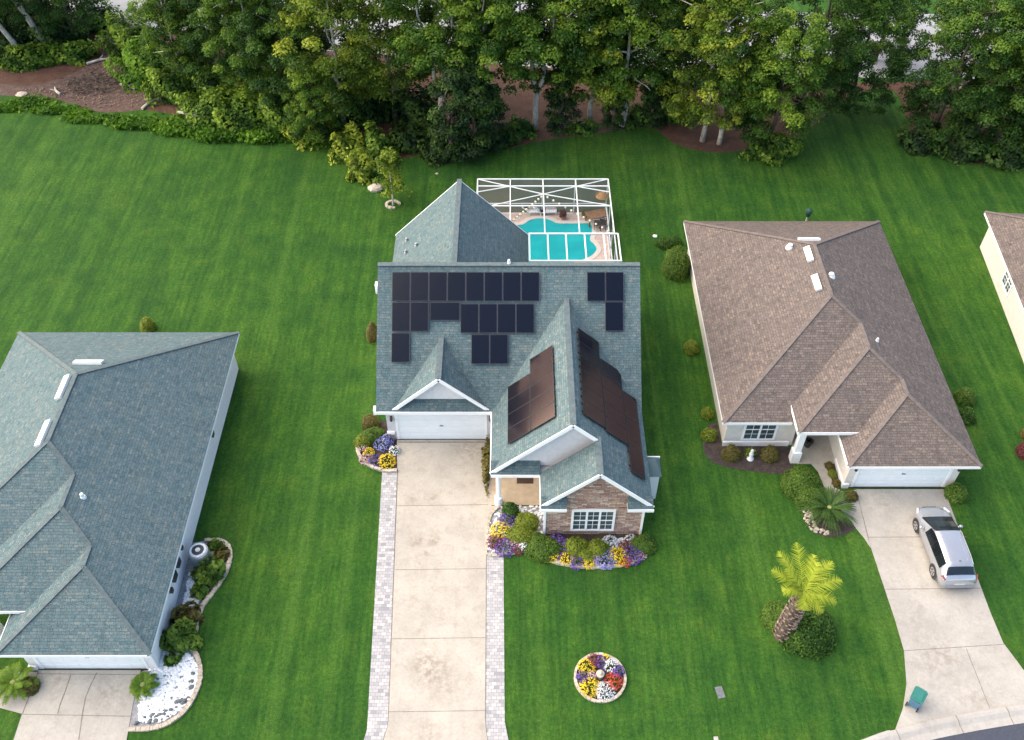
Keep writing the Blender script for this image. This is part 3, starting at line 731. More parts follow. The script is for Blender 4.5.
# the tall front gable and the garage gable, smooth pale boards
def tri(pts, y0, y1, name, mat):
    m = MB(); m.face([(x, y0, z) for x, z in pts]); m.face([(x, y1, z) for x, z in pts[::-1]])
    n = len(pts)
    for i in range(n):
        a, b = pts[i], pts[(i + 1) % n]; m.face([(a[0], y1, a[1]), (b[0], y1, b[1]), (b[0], y0, b[1]), (a[0], y0, a[1])][::1])
    return m.build(name, mat, hC, cO)
tri([(-6.4, 3.02), (-1.4, 3.02), (-3.9, 5.42)], 34.75, 34.9, 'gable_wall', 'stucco_white')
tri([(-.95, 3.02), (6.95, 3.02), (3.0, 6.76)], 30.5, 30.65, 'gable_wall', 'stucco_white')
tri([(1.72, 0), (6.72, 0), (6.72, 3.24), (4.275, 5.56), (1.72, 3.14)], 28.28, 28.5, 'brick_wall', 'ledge_stone')
tri([(-7.3, 3.1), (.75, 3.1), (-3.275, 7.2)], 49.1, 49.2, 'gable_wall', 'stucco_white')
m = MB(); m.box(1.63, 1.75, 28.2, 28.32, 0, 2.8); m.box(6.69, 6.8, 28.2, 28.32, 0, 2.8); m.build('corner_trim', 'white_trim', hC, cO)
m = MB(); m.box(-7.09, -6.66, 34.62, 34.715, .55, .72); m.build('base_trim', 'white_trim', hC, cO)
m = MB(); m.box(-7.06, -6.66, 34.66, 34.715, 0, .54); m.build('stone_base', 'ledge_stone', hC, cO)
garage_door(hC, cO, -6.42, -1.54, 34.76, 2.2)
wall_lamp(hC, cO, -6.75, 34.72, 1.85); wall_lamp(hC, cO, -1.22, 34.72, 1.85)
wn = window(hC, cO, 3.18, 5.2, .5, 2.12, 28.28, 3, arch=.07)
m = MB(); m.lathe((-.72, 30.2, 0), [(.22, 0), (.22, .7), (.13, .75), (.125, 2.6), (.17, 2.65), (.17, 2.82)], 16); m.build('column', 'white_trim', hC, cO)
d = MB(); d.box(.1, 1.2, 33.84, 33.9, .05, 2.15); dd = d.build('door', 'wood_brown', hC, cO)
m = MB(); m.lathe((.2, 33.8, 1.05), [(.03, 0), (.04, .05), (.02, .07)], 8); m.build('handle', 'grey_metal', dd, cO)
# bay bump-out on the right wall with its own little roof
m = MB(); m.box(6.7, 7.8, 30.55, 31.6, 0, 2.1); bo = m.build('bump_out', 'stucco_white', hC, cO)
m = MB(); m.face([(6.75, 30.45, 2.1), (7.9, 30.45, 2.1), (7.55, 31.05, 2.85), (6.75, 31.05, 2.85)]); m.face([(7.9, 30.45, 2.1), (7.9, 31.7, 2.1), (7.55, 31.05, 2.85)])
m.face([(7.9, 31.7, 2.1), (6.75, 31.7, 2.1), (6.75, 31.05, 2.85), (7.55, 31.05, 2.85)]); m.build('bump_out_roof', 'roof_teal', bo, cO)
m = MB(); m.beam((6.8, 31.73, 2.12), (7.93, 31.73, 2.12), .06, .16); m.build('bump_out_trim', 'white_trim', bo, cO)
for y in (34.3, 39.8):
    m = MB(); m.box(-7.62, -7.48, y, y + .35, 2.6, 2.98) if y < 35 else m.box(-7.62, -7.48, y, y + .35, 6.6, 7.2); m.build('gutter_end', 'white_trim', hC, cO)
pr = (1.0, 0, 10.6)
for u, v in ((407, 241), (416.5, 246), (406, 253)): pipe_vent(rfC, pr, u, v, .08, .32, 'grey_metal', cO)
pipe_vent(rfC, wC[0]['planes'][0], 509, 262.8, .07, .3, 'white_metal', cO)
# solar panels
def panel(o, du, dv, lu, lv, frame='panel_frame'):
    o, du, dv = Vector(o), Vector(du).normalized(), Vector(dv).normalized(); n = du.cross(dv).normalized()
    if n.z < 0: n = -n
    g = .006; a = o + du * g + dv * g + n * .10; U = du * (lu - 2 * g); V = dv * (lv - 2 * g); b = n * .04
    m = MB(); P = [a, a + U, a + U + V, a + V]; Q = [p + b for p in P]
    fw = .02
    I = [Q[0] + du * fw + dv * fw, Q[1] - du * fw + dv * fw, Q[2] - du * fw - dv * fw, Q[3] + du * fw - dv * fw]
    for i in range(4):
        j = (i + 1) % 4; m.face([P[i], P[j], Q[j], Q[i]]); m.face([Q[i], Q[j], I[j], I[i]])
    m.face(P[::-1])
    for q in (.25, .75):
        r = a + U * q - n * .05; m.beam(r, r + V, .05, .10, n)
    fo = m.build('solar_panel', frame, hC, cO)
    c_ = MB(); c_.face([p - n * .004 for p in I], [(0, 0), (lu, 0), (lu, lv), (0, lv)]); c_.build('solar_cells', 'navy_cell' if frame == 'panel_frame' else 'sunset_tint_cell', fo, cO)
K = math.hypot(1, k1)
def mp_(x, s): return Vector((x, 34.18 + s / K, 3 + k1 * s / K))
dS = Vector((0, 1, k1))
rows = [(-6.63, 6.10, 8, 1), (-6.62, 4.42, 2, 1), (-2.84, 4.33, 4, 1), (-6.62, 2.71, 1, 1), (-2.24, 2.62, 2, 1), (4.15, 6.10, 2, 1), (5.13, 4.44, 1, 1)]
for x, s, n, _ in rows:
    for i in range(n): panel(mp_(x + i * 1.02, s), (1, 0, 0), dS, 1.01, 1.64)
panel(mp_(-4.53, 5.03), (1, 0, 0), dS, 1.66, 1.02)
k2 = .94; K2 = math.hypot(1, k2)
def fl(s, y): return Vector((-1.1 + s / K2, y, 3 + k2 * s / K2))
def fr_(s, y): return Vector((7.1 - s / K2, y, 3 + k2 * s / K2))
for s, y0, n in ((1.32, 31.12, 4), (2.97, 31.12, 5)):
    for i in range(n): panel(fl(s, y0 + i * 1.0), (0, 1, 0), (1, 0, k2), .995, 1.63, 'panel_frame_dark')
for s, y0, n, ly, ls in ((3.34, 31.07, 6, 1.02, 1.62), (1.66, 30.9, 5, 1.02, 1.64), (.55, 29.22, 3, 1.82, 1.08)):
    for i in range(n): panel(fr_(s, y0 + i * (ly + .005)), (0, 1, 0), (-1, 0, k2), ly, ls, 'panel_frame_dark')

# ------------------------------------------------------------------ ground
def poly_px(pts): return [tuple(G(u, v))[:2] for u, v in pts]
def sheet(name, poly, z, mat, base=None):
    m = MB()
    if base is None:
        n = len(poly); a = sum(poly[i][0] * poly[(i + 1) % n][1] - poly[(i + 1) % n][0] * poly[i][1] for i in range(n))
        m.face([(x, y, z) for x, y in (poly if a > 0 else poly[::-1])])
    else: m.prism(poly, base, z)
    return tag(m.build(name, mat), kind='structure')
m = MB(); m.face([(-260, -60, 0), (260, -60, 0), (260, 420, 0), (-260, 420, 0)]); tag(m.build('lawn', 'lawn_grass'), kind='structure')

def curve(pts, n=6):     # Catmull-Rom through 2-d points
    out = []
    P = [pts[0]] + list(pts) + [pts[-1]]
    for i in range(1, len(P) - 2):
        for k in range(n):
            t = k / n; a, b, c_, d_ = (np.array(P[j][:2]) for j in (i - 1, i, i + 1, i + 2))
            out.append(tuple(.5 * (2 * b + (c_ - a) * t + (2 * a - 5 * b + 4 * c_ - d_) * t * t + (3 * b - a - 3 * c_ + d_) * t ** 3)))
    out.append(tuple(pts[-1][:2])); return out

# woodland floor and the pale road beyond it
sheet('leaf_litter', curve([(-75, 70), tuple(G(0, 94))[:2], tuple(G(90, 106))[:2], tuple(G(160, 112))[:2], tuple(G(250, 132))[:2], tuple(G(340, 150))[:2], tuple(G(385, 160))[:2], tuple(G(440, 152))[:2], tuple(G(500, 150))[:2], tuple(G(540, 141))[:2],
      tuple(G(600, 133))[:2], tuple(G(650, 128))[:2], tuple(G(680, 146))[:2], tuple(G(730, 152))[:2], tuple(G(800, 135))[:2], tuple(G(850, 96))[:2], tuple(G(895, 92))[:2], tuple(G(915, 140))[:2], tuple(G(960, 158))[:2], tuple(G(1024, 166))[:2], (75, 60)]) +
      [(75, 76), (30, 73.5), (8, 75), (-20, 82), (-45, 88), (-75, 92)], .004, 'leaf_litter')
sheet('back_road', [(-110, 98), (-45, 85.5), (-20, 79.5), (8, 75.3), (30, 74.4), (110, 72), (110, 84), (30, 86), (8, 87), (-20, 92), (-45, 98), (-110, 112)], .008, 'back_road')
sheet('mulch_patch', curve(poly_px([(0, 84), (40, 84), (95, 62), (110, 30), (128, 22), (140, 40), (152, 82), (165, 98), (150, 108), (100, 112), (50, 98), (0, 95), (0, 84)])), .009, 'mulch_debris')

# driveways
sheet('driveway', [(-6.6, 34.75), (-6.45, 33.0)] + poly_px([(397.5, 470), (388, 725), (380, 752)]) + [(-5.3, 14.0), (-5.6, 11.2), (.6, 11.2)] + poly_px([(489, 752), (485.5, 725), (486.5, 556), (486.8, 545), (488, 525), (492, 513), (500, 505.5)]) + [(-1.1, 30.05), (-1.1, 33.9), (-1.2, 34.75)], .03, 'concrete_pale', -.1)
sheet('porch_floor', [(-1.1, 30.1), (1.7, 30.1), (1.7, 33.9), (-1.1, 33.9)], .05, 'porch_floor', -.1)
sheet('paver_strip', poly_px([(382.3, 470), (397.2, 470), (387.7, 725), (379, 753), (360, 753), (367, 730)]), .026, 'paver', -.1)
sheet('paver_strip', poly_px([(486.8, 556), (503.5, 556), (504.8, 722), (511, 753), (489.6, 753), (485.9, 725)]), .026, 'paver', -.1)
m = MB()
for v, a, b in ((505.5, 396, 488), (569.5, 394, 486), (638.5, 391.2, 486), (711.5, 388.5, 485.8)):
    p, q = G(a, v + .6), G(b, v - .6); m.beam((p.x, p.y, .026), (q.x, q.y, .026), .03, .012)
m.box(-6.5, -1.5, 34.42, 34.5, .02, .032)
for lx in (((397.9, 470), (388.2, 722)), ((486.4, 556), (485.4, 722))):
    p, q = G(*lx[0]), G(*lx[1]); m.beam((p.x, p.y, .0265), (q.x, q.y, .0265), .035, .012)
tag(m.build('driveway_joints', 'joint'), kind='structure')
def blotch(cx, cy, rx, ry, rng, n=16):
    return [(cx + rx * math.cos(6.283 * k / n) * rng.uniform(.6, 1.2), cy + ry * math.sin(6.283 * k / n) * rng.uniform(.6, 1.2)) for k in range(n)]

rdrive = poly_px([(856, 489.5), (869, 542), (882, 581), (895, 620), (904, 651), (906.5, 684), (903, 708), (895, 730), (893, 733)])
sheet('driveway', rdrive + poly_px([(941, 720.5), (1024, 706.5), (1075, 702), (1050, 697), (1024, 671), (1003, 643), (990, 612), (978, 580), (944, 489.5)]), .03, 'concrete_tan', -.1)
sheet('walkway', poly_px([(809, 461.5), (834, 460.5), (833, 487), (843, 492), (855.5, 490), (868.8, 541), (870.5, 548), (864, 538), (850, 521), (826, 492), (818, 472)]), .034, 'concrete_tan', -.1)
sheet('porch_floor', [(15.95, 32.9), (18.15, 32.9), (18.15, 36.1), (15.95, 36.1)], .05, 'concrete_tan', -.1)
m = MB()
for (a, b) in (((868, 537.5), (966, 537)), ((884, 589.5), (981, 588.5)), ((904, 651), (1004, 644.5)), ((966, 649), (989.5, 708.5)), ((856, 490.5), (869, 542))):
    p, q = G(*a), G(*b); m.beam((p.x, p.y, .028), (q.x, q.y, .028), .03, .012)
tag(m.build('driveway_joints', 'joint'), kind='structure')
ldr = poly_px([(38.5, 670), (22, 715), (13.5, 741), (8, 760)]) + [(-21, 12.5), (-15.5, 12.5)] + poly_px([(124, 760), (126.5, 741), (135, 694), (141, 670)])
sheet('driveway', ldr, .03, 'concrete_tan', -.1)
sheet('walkway', poly_px([(-60, 672), (8, 672), (39, 672), (22.5, 714), (0, 708), (-60, 706)]), .026, 'concrete_tan', -.1)
m = MB()
for (a, b) in (((23, 714.5), (130.5, 716.5)), ((38, 674), (141, 675))):
    p, q = G(*a), G(*b); m.beam((p.x, p.y, .028), (q.x, q.y, .028), .03, .012)
for pts in (((71, 675), (66, 690), (60, 706), (58, 714)), ((97, 673), (91, 685), (86, 697), (83, 712), (79, 740)), ((38.5, 672), (30, 695), (22.5, 714.5))):
    for a, b in zip(pts[:-1], pts[1:]):
        p, q = G(*a), G(*b); m.beam((p.x, p.y, .0275), (q.x, q.y, .0275), .05, .012)
tag(m.build('driveway_joints', 'joint'), kind='structure')

# rolled kerb and street
top_e = [(-60, 10.0), (-20, 10.4), (-5, 11.2), (5, 13.4)] + [tuple(G(u, v))[:2] for u, v in ((860, 741), (895, 730.5), (941, 719), (1024, 705))] + [(29, 19.55), (40, 20.3), (90, 21)]
top_e = curve(top_e, 5)
def offs(pl, d):
    out = []
    for i, p in enumerate(pl):
        a, b = pl[max(i - 1, 0)], pl[min(i + 1, len(pl) - 1)]; t = Vector((b[0] - a[0], b[1] - a[1])).normalized()
        out.append((p[0] + t.y * d, p[1] - t.x * d))
    return out
m = MB(); prof = [(0, .0), (0, .10), (.12, .125), (.24, .12), (.42, .05), (.48, .032), (.80, .022), (.80, -.05)]
lines = [(offs(top_e, d), z) for d, z in prof]
for (A, za), (B, zb) in zip(lines[:-1], lines[1:]):
    for i in range(len(top_e) - 1): m.face([(*B[i], zb), (*B[i + 1], zb), (*A[i + 1], za), (*A[i], za)])
tag(m.build('kerb', 'concrete_kerb'), kind='structure')
sheet('street', offs(top_e, .79) + [(90, 12), (90, 5), (-60, -2)], .012, 'asphalt')
m = MB()
for u, v in ((957, 735), (1012, 726), (905, 748)):
    p = G(u, v); i = min(range(len(top_e)), key=lambda k: (top_e[k][0] - p.x) ** 2 + (top_e[k][1] - p.y) ** 2)
    for (A, za), (B, zb) in zip(lines[1:-2], lines[2:-1]): m.beam((*A[i], za + .003), (*B[i], zb + .003), .03, .01)
tag(m.build('kerb_joints', 'joint'), kind='structure')

# ------------------------------------------------------------------ pool and its screen cage
sheet('pool_deck', [(-2.45, 47.3), (6.9, 47.3), (6.85, 55.65), (-2.45, 55.65)], .03, 'deck_paver', -.1)
pool_px = [(505, 228), (517, 225.8), (524, 224.5), (529, 221), (536, 219.2), (544, 219), (551, 220.8), (557, 223.5), (570, 224), (588, 223.7), (591, 224.8), (592, 232), (590, 240), (594, 244.5), (596.7, 249.5), (593, 255), (586, 259), (575, 262.5), (560, 266), (545, 268), (525, 269), (505, 266)]
pw = curve(poly_px(pool_px + [pool_px[0]]), 4)[:-1]
pe = empty('swimming_pool', (*G(550, 245)[:2], 0), 0, 'turquoise freeform swimming pool under the white screen cage', 'pool')
m = MB(); m.face([(x, y, .035) for x, y in pw][::-1])
m.face([(x, y, .035) for x, y in pw]); wo = m; m = MB()
n = len(pw); a = sum(pw[i][0] * pw[(i + 1) % n][1] - pw[(i + 1) % n][0] * pw[i][1] for i in range(n))
pp = pw if a > 0 else pw[::-1]
m.face([(x, y, .036) for x, y in pp]); m.build('water', 'pool_water', pe, tuple(pe.location))
m = MB(); o = offs(pp, .32)
for i in range(n):
    j = (i + 1) % n; m.face([(*pp[i], .06), (*o[i], .06), (*o[j], .06), (*pp[j], .06)]); m.face([(*pp[i], .03), (*pp[i], .06), (*pp[j], .06), (*pp[j], .03)]); m.face([(*o[i], .06), (*o[i], .03), (*o[j], .03), (*o[j], .06)])
m.build('coping', 'coping', pe, tuple(pe.location))

X0, X1, YB, YM, YN, Z1, Z2 = -2.4, 6.72, 55.6, 48.2, 45.55, 3.0, 4.1
cO2 = (2, 50, 0)
cg = empty('pool_cage', cO2, 0, 'white framed screen cage over the turquoise pool', 'screen enclosure')
def bm_(name, segs, w=.09, mat='white_metal'):
    for p, q in segs:
        m = MB(); m.beam(p, q, w, w); m.build(name, mat, cg, cO2)
YF = 50.0   # where the low roof meets the raised one as seen on the right side
xs = [X0 + (X1 - X0) * k / 4 for k in range(5)]
bm_('roof_beam', [((X0, YB, Z1), (X1, YB, Z1)), ((X0, 54.78, Z1), (X1, 54.78, Z1)), ((X0, 52.55, Z1), (X1, 52.55, Z1)), ((1.1, 49.6, Z1), (X1, 49.6, Z1))] + [((x, YB, Z1), (x, 49.6, Z1)) for x in xs], .07)
hb = [1.10, 2.75, 3.95, 5.15, 6.05, X1 + .04]
hb = [1.10, 2.27, 3.43, 4.62, 5.83, X1 + .04]
bm_('roof_beam', [((1.1, YM, Z2), (X1 + .04, YM, Z2)), ((1.1, YN, Z2), (X1 + .1, YN, Z2))] + [((x, YM, Z2), (x, YN, Z2)) for x in hb], .085)
bm_('riser', [((x, 49.6, Z1), (x, YM, Z2)) for x in (1.1, X1)], .07)
bm_('roof_beam', [((X1, 49.6, Z1), (X1, YN, Z1))], .07)
hub = (xs[2], 53.85, Z1 + .01)
br_ = [((X0, YB, Z1), hub), ((X1, YB, Z1), hub), ((X0 + .9, 52.55, Z1), hub), ((X1, 52.55, Z1), hub), ((X0, 54.1, Z1), (xs[1], 54.76, Z1)), ((X1, 54.1, Z1), (xs[3], 54.76, Z1))]
bm_('brace', br_, .05)
bm_('post', [((x, YB, 0), (x, YB, Z1)) for x in xs] + [((X1, y, 0), (X1, y, Z1)) for y in (53.0, 50.6, 48.2, 46.2)], .07)
bm_('rail', [((X0, YB, .9), (X1, YB, .9)), ((X1, YB, .9), (X1, 45.6, .9)), ((X0, YB, .05), (X1, YB, .05)), ((X1, YB, .05), (X1, 45.6, .05))], .07, 'white_metal')
m = MB()
m.face([(X0, YB, Z1 - .05), (X1, YB, Z1 - .05), (X1, 49.6, Z1 - .05), (X0, 49.6, Z1 - .05)][::-1]); m.face([(1.1, 49.6, Z1 - .05), (X1, 49.6, Z1 - .05), (X1, YM, Z2 - .05), (1.1, YM, Z2 - .05)][::-1])
m.face([(1.1, YM, Z2 - .05), (X1, YM, Z2 - .05), (X1, YN, Z2 - .05), (1.1, YN, Z2 - .05)][::-1])
m.face([(X1, YB, 0), (X1, YN, 0), (X1, YN, Z1), (X1, YB, Z1)])
m.build('screen', 'insect_screen', cg, cO2)
m = MB(); m.face([(X0, YB, 0), (X1, YB, 0), (X1, YB, Z1), (X0, YB, Z1)])
m.build('back_screen', 'privacy_screen', cg, cO2)
# two strings of bulbs under the roof
for ends, lab in (((hub, (xs[1] - .1, 50.9, Z1 - .2)), 'string of pale bulbs running left from the cage hub'), ((hub, (X1, 49.9, Z1 - .2)), 'string of pale bulbs running right from the cage hub')):
    a, b = Vector(ends[0]), Vector(ends[1]); e = empty('string_lights', a, 0, lab, 'string lights')
    m = MB(); m.tube([a, (a + b) / 2 - Vector((0, 0, .12)), b], .012, 5); m.build('cable', 'dark_metal', e, tuple(a))
    for k in range(11):
        p = a.lerp(b, (k + .7) / 11.5); m = MB(); m.lathe((p.x, p.y, p.z - .16), [(.03, 0), (.075, .05), (.075, .12), (.02, .17)], 8); m.build('bulb', 'bulb_warm', e, tuple(a))
# things on the pool deck
def pot(u, v, r, label, plant, ph):
    p = G(u, v); e = empty('potted_plant', (p.x, p.y, .03), 0, label, 'plant')
    m = MB(); m.lathe((0, 0, 0), [(r * .7, 0), (r, r * 1.3), (r * 1.08, r * 1.35), (r * .9, r * 1.36)], 12); m.build('pot', 'terracotta', e)
    rng = np.random.default_rng(int(u)); n = 160; d = sphere_dirs(rng, n); d[:, 2] = abs(d[:, 2])
    leaf_obj('foliage', plant, d * rng.uniform(.5, 1, n)[:, None] * np.array([r * 1.3, r * 1.3, ph]) + np.array([0, 0, r * 1.3]), d + rng.normal(size=(n, 3)) * .4, rng.uniform(.06, .12, n), rng.uniform(0, 1, n), e)
pot(563, 219, .24, 'potted reddish plant on the deck at the far side of the pool', 'red_leaf', .4)
pot(584.5, 217.5, .18, 'small potted plant on the deck between pool and round straw table', 'hedge_red', .3)
p = G(601, 213); e = empty('patio_umbrella', (p.x, p.y, .03), 0, 'round straw umbrella in the far right corner of the pool cage', 'umbrella')
m = MB(); m.tube([(0, 0, 0), (0, 0, 1.9)], .04, 8); m.build('pole', 'wood_brown', e)
m = MB(); m.lathe((0, 0, 0), [(.52, 1.5), (.38, 1.68), (.2, 1.85), (.04, 1.95)], 14); m.build('canopy', 'straw', e)
p = G(596, 222.5); e = empty('patio_table', (p.x, p.y, .03), .3, 'brown wooden patio table at the right end of the pool', 'table')
m = MB(); m.box(-.75, .75, -.45, .45, .70, .75); m.build('tabletop', 'wood_brown', e)
for x in (-.65, .65):
    for y in (-.36, .36): m = MB(); m.box(x - .04, x + .04, y - .04, y + .04, 0, .70); m.build('leg', 'wood_brown', e)
for u, v, lab in ((597.5, 229, 'dark metal patio chair nearest the pool water by the wooden table'), (603.5, 228, 'dark metal patio chair beside the cage wall by the wooden table')):
    p = G(u, v); e = empty('patio_chair', (p.x, p.y, .03), random.uniform(-.5, .5), lab, 'chair', 'chairs at the pool table')
    m = MB(); m.box(-.25, .25, -.25, .25, .42, .46); m.build('seat', 'straw', e)
    m = MB(); m.box(-.25, .25, -.29, -.25, .46, .95); m.build('backrest', 'dark_metal', e)
    for x in (-.22, .22):
        for y in (-.22, .22): m = MB(); m.box(x - .02, x + .02, y - .02, y + .02, 0, .42); m.build('leg', 'dark_metal', e)
for u, v, rz, lab in ((537, 213.5, 1.5, 'white sun lounger with dark pillow at the far edge of the pool deck'), (548, 213.5, 1.6, 'plain white sun lounger right of the other at the far deck edge')):
    p = G(u, v); e = empty('sun_lounger', (p.x, p.y, .03), rz, lab, 'lounger')
    m = MB(); m.box(-.32, .32, -.6, .6, .26, .32); m.build('seat', 'white_stone', e)
    m = MB(); m.beam((0, .6, .3), (0, 1.05, .7), .64, .06); m.build('backrest', 'white_stone', e)
    if u < 540: m = MB(); m.beam((0, .75, .5), (0, 1.0, .72), .5, .10); m.build('pillow', 'dark_metal', e)
    for x in (-.28, .28):
        for y in (-.55, .55): m = MB(); m.box(x - .025, x + .025, y - .025, y + .025, 0, .26); m.build('leg', 'white_metal', e)

# ------------------------------------------------------------------ planting beds
def bed(name_mat, pts, z=.012): return sheet('flower_bed', pts, z, name_mat)
def edging(label, pts, w=.2, h=.14, mat='stone_edge', closed=False):
    rng = random.Random(len(pts)); m = MB(); P = [Vector((*p[:2], 0)) for p in pts]
    for a, b in zip(P[:-1], P[1:]):
        n = max(1, int((b - a).length / .3))
        for i in range(n):
            c_ = a.lerp(b, (i + .5) / n); ln = (b - a).length / n; d = (b - a).normalized(); hh = h * rng.uniform(.8, 1.15)
            m.beam(c_ - d * ln * .47 + Vector((0, 0, hh / 2)), c_ + d * ln * .47 + Vector((0, 0, hh / 2)), w * rng.uniform(.8, 1.1), hh)
    return tag(m.build('stone_edging', mat, None, (P[0].x, P[0].y, 0)), label, 'edging')
def gravel(label, poly, n, lo, hi, mat, seed, z=.02):
    rng = random.Random(seed); m = MB(); xs_ = [p[0] for p in poly]; ys_ = [p[1] for p in poly]
    def inside(x, y):
        r = False; k = len(poly)
        for i in range(k):
            a, b = poly[i], poly[(i + 1) % k]
            if (a[1] > y) != (b[1] > y) and x < (b[0] - a[0]) * (y - a[1]) / (b[1] - a[1]) + a[0]: r = not r
        return r
    c_ = 0
    while c_ < n:
        x, y = rng.uniform(min(xs_), max(xs_)), rng.uniform(min(ys_), max(ys_))
        if inside(x, y):
            s = rng.uniform(lo, hi); m.rock((x, y, z + s * .2), s, s * rng.uniform(.7, 1), s * .6, rng, 6); c_ += 1
    return tag(m.build('gravel', mat), label, 'gravel', kind='stuff')
P2 = lambda u, v: tuple(G(u, v))[:2]
# bed left of the middle garage
b1 = curve([P2(399, 437), P2(398, 470), P2(385, 471), P2(371, 466), P2(360, 456), P2(357, 446), P2(364, 437), P2(374, 425), P2(384, 420)], 4)
bed('bed_mulch', b1); edging('curved stone edging round the flower bed left of the middle garage', curve([P2(397, 471), P2(385, 471.5), P2(371, 466.5), P2(360, 457), P2(357, 446)], 4))
fl_ = [('bright yellow flower clump at the driveway end of the bed left of the garage', 387, 463, .5, .4, 'fl_yellow'), ('lavender blue flower clump in the middle of the bed left of the garage', 383, 445, .5, .4, 'fl_blue'),
       ('tall violet blue flower clump at the garage corner', 388, 441, .35, .45, 'fl_blue'), ('pale lilac flower strip along the driveway left of the garage', 395, 452, .33, .3, 'fl_white'),
       ('purple flower clump in front of the yellow-orange ones left of the garage', 375, 462, .42, .3, 'fl_purple'), ('orange yellow flower clump in the bed left of the garage', 369, 454, .32, .3, 'fl_yellow'),
       ('pink flower clump at the outer curve of the bed left of the garage', 366, 460, .38, .25, 'fl_pink'), ('mauve flower clump at the lawn end of the bed left of the garage', 363, 449, .34, .3, 'fl_pink')]
for lab, u, v, r, h, mt in fl_: g = G(u, v); flower(lab, g.x, g.y, r, h, mt)
g = G(363, 444); shrub('shrub', 'yellow green shrub at the left tip of the bed beside the garage', 'shrub', g.x, g.y, .5, .5, .6, 'hedge_lime')
g = G(371, 439); shrub('shrub', 'round olive shrub behind the flowers left of the garage', 'shrub', g.x, g.y, .5, .5, .7, 'hedge')
g = G(378, 436); shrub('shrub', 'small dark shrub against the garage corner wall', 'shrub', g.x, g.y, .45, .45, .6, 'hedge')
g = G(371, 426); shrub('shrub', 'reddish brown shrub at the left wall of the middle house', 'shrub', g.x, g.y, .5, .55, .8, 'hedge_red')
g = G(372.5, 336); shrub('shrub', 'dark reddish shrub beside the upper left wall of the middle house', 'shrub', g.x, g.y, .35, .7, 1.0, 'hedge_red')
# vine between garage and porch
shrub('climbing_plant', 'thin rusty green plants along the driveway edge below the porch eave', 'plant', -1.42, 32.7, .2, 1.5, .7, 'hedge_red', .125, 170, lump=.35)
# bed by the porch column
b2 = curve([P2(500, 506), P2(492, 513), P2(488, 525), P2(487, 545), P2(488, 554), P2(510, 553), P2(535, 549)], 4) + [(1.7, 28.5), (1.7, 30.05), (-.6, 30.05)]
bed('grey_gravel', b2); gravel('pale pebbles in the bed beside the porch column', b2, 420, .05, .11, 'white_stone', 3)
edging('stone edging of the bed beside the porch column', curve([P2(500, 506.5), P2(492, 513), P2(488, 525), P2(486.8, 545), P2(487.5, 555), P2(510, 554), P2(532, 550)], 4), .16, .1)
fl_ = [('yellow flower clump at the driveway edge below the porch column', 500, 532, .52, .4, 'fl_yellow'), ('violet flower clump at the front corner of the porch bed', 505, 549, .55, .4, 'fl_purple'),
       ('dark maroon flower clump between yellow and violet in the porch bed', 496, 543, .45, .3, 'fl_maroon'), ('small purple flower clump near the porch column', 508, 520, .45, .35, 'fl_purple'),
       ('salmon pink flower clump at the lawn side of the porch bed', 514, 546, .3, .3, 'fl_pink'), ('white flower clump at the right end of the porch bed', 524, 548, .32, .3, 'fl_white'), ('dark red flower clump at lower right of the porch bed', 518, 551, .3, .25, 'fl_maroon')]
for lab, u, v, r, h, mt in fl_: g = G(u, v); flower(lab, g.x, g.y, r, h, mt)
g = G(510.5, 513); shrub('shrub', 'dark spiky shrub right beside the porch column foot', 'shrub', g.x, g.y, .45, .45, .7, 'leaf_dark', .1)
g = G(527, 525); shrub('shrub', 'green shrub by the porch step, behind a wider one', 'shrub', g.x, g.y, .65, .6, .8, 'hedge_lime'); g = G(522, 537); shrub('shrub', 'wide green shrub in the centre of the porch bed', 'shrub', g.x, g.y, .85, .7, .6, 'hedge_lime')
g = G(534, 541); shrub('shrub', 'olive green shrub near the left brick corner', 'shrub', g.x, g.y, .55, .5, .5, 'hedge')
# bed under the brick window
b3 = curve([P2(536, 551), P2(545, 558), P2(560, 563.5), P2(580, 566.5), P2(600, 567), P2(622, 565), P2(637, 560), P2(647, 553), P2(651, 545)], 4) + [(7.1, 28.25), (1.75, 28.25)]
bed('bed_mulch', b3); edging('curved pale stone edging of the bed under the brick window', curve([P2(536, 551.5), P2(545, 558.5), P2(560, 564), P2(580, 567), P2(600, 567.5), P2(622, 565.5), P2(637, 560.5), P2(647, 553.5), P2(651, 545)], 4))
gravel('pale pebbles under the right half of the brick wall', [P2(603, 540), P2(640, 538), P2(640, 548), P2(605, 550)], 160, .06, .13, 'white_stone', 5)
g = G(544, 551); shrub('shrub', 'large rounded olive shrub at the left end of the brick bed', 'shrub', g.x, g.y, 1.0, .75, .7, 'hedge', seed=5)
g = G(576, 550); shrub('shrub', 'lime green shrub below the left side of the brick window', 'shrub', g.x, g.y, .75, .6, .8, 'hedge_lime', seed=3)
g = G(597, 552); shrub('shrub', 'yellow green shrub below the right side of the brick window', 'shrub', g.x, g.y, .65, .55, .8, 'hedge_lime', seed=6)
g = G(586, 557); shrub('shrub', 'low golden green shrub between the two lime shrubs of the brick bed', 'shrub', g.x, g.y, .65, .5, .55, 'hedge_lime', seed=8)
g = G(643, 547); shrub('shrub', 'olive shrub at the right corner of the brick wall', 'shrub', g.x, g.y, .7, .6, .7, 'hedge', seed=9)
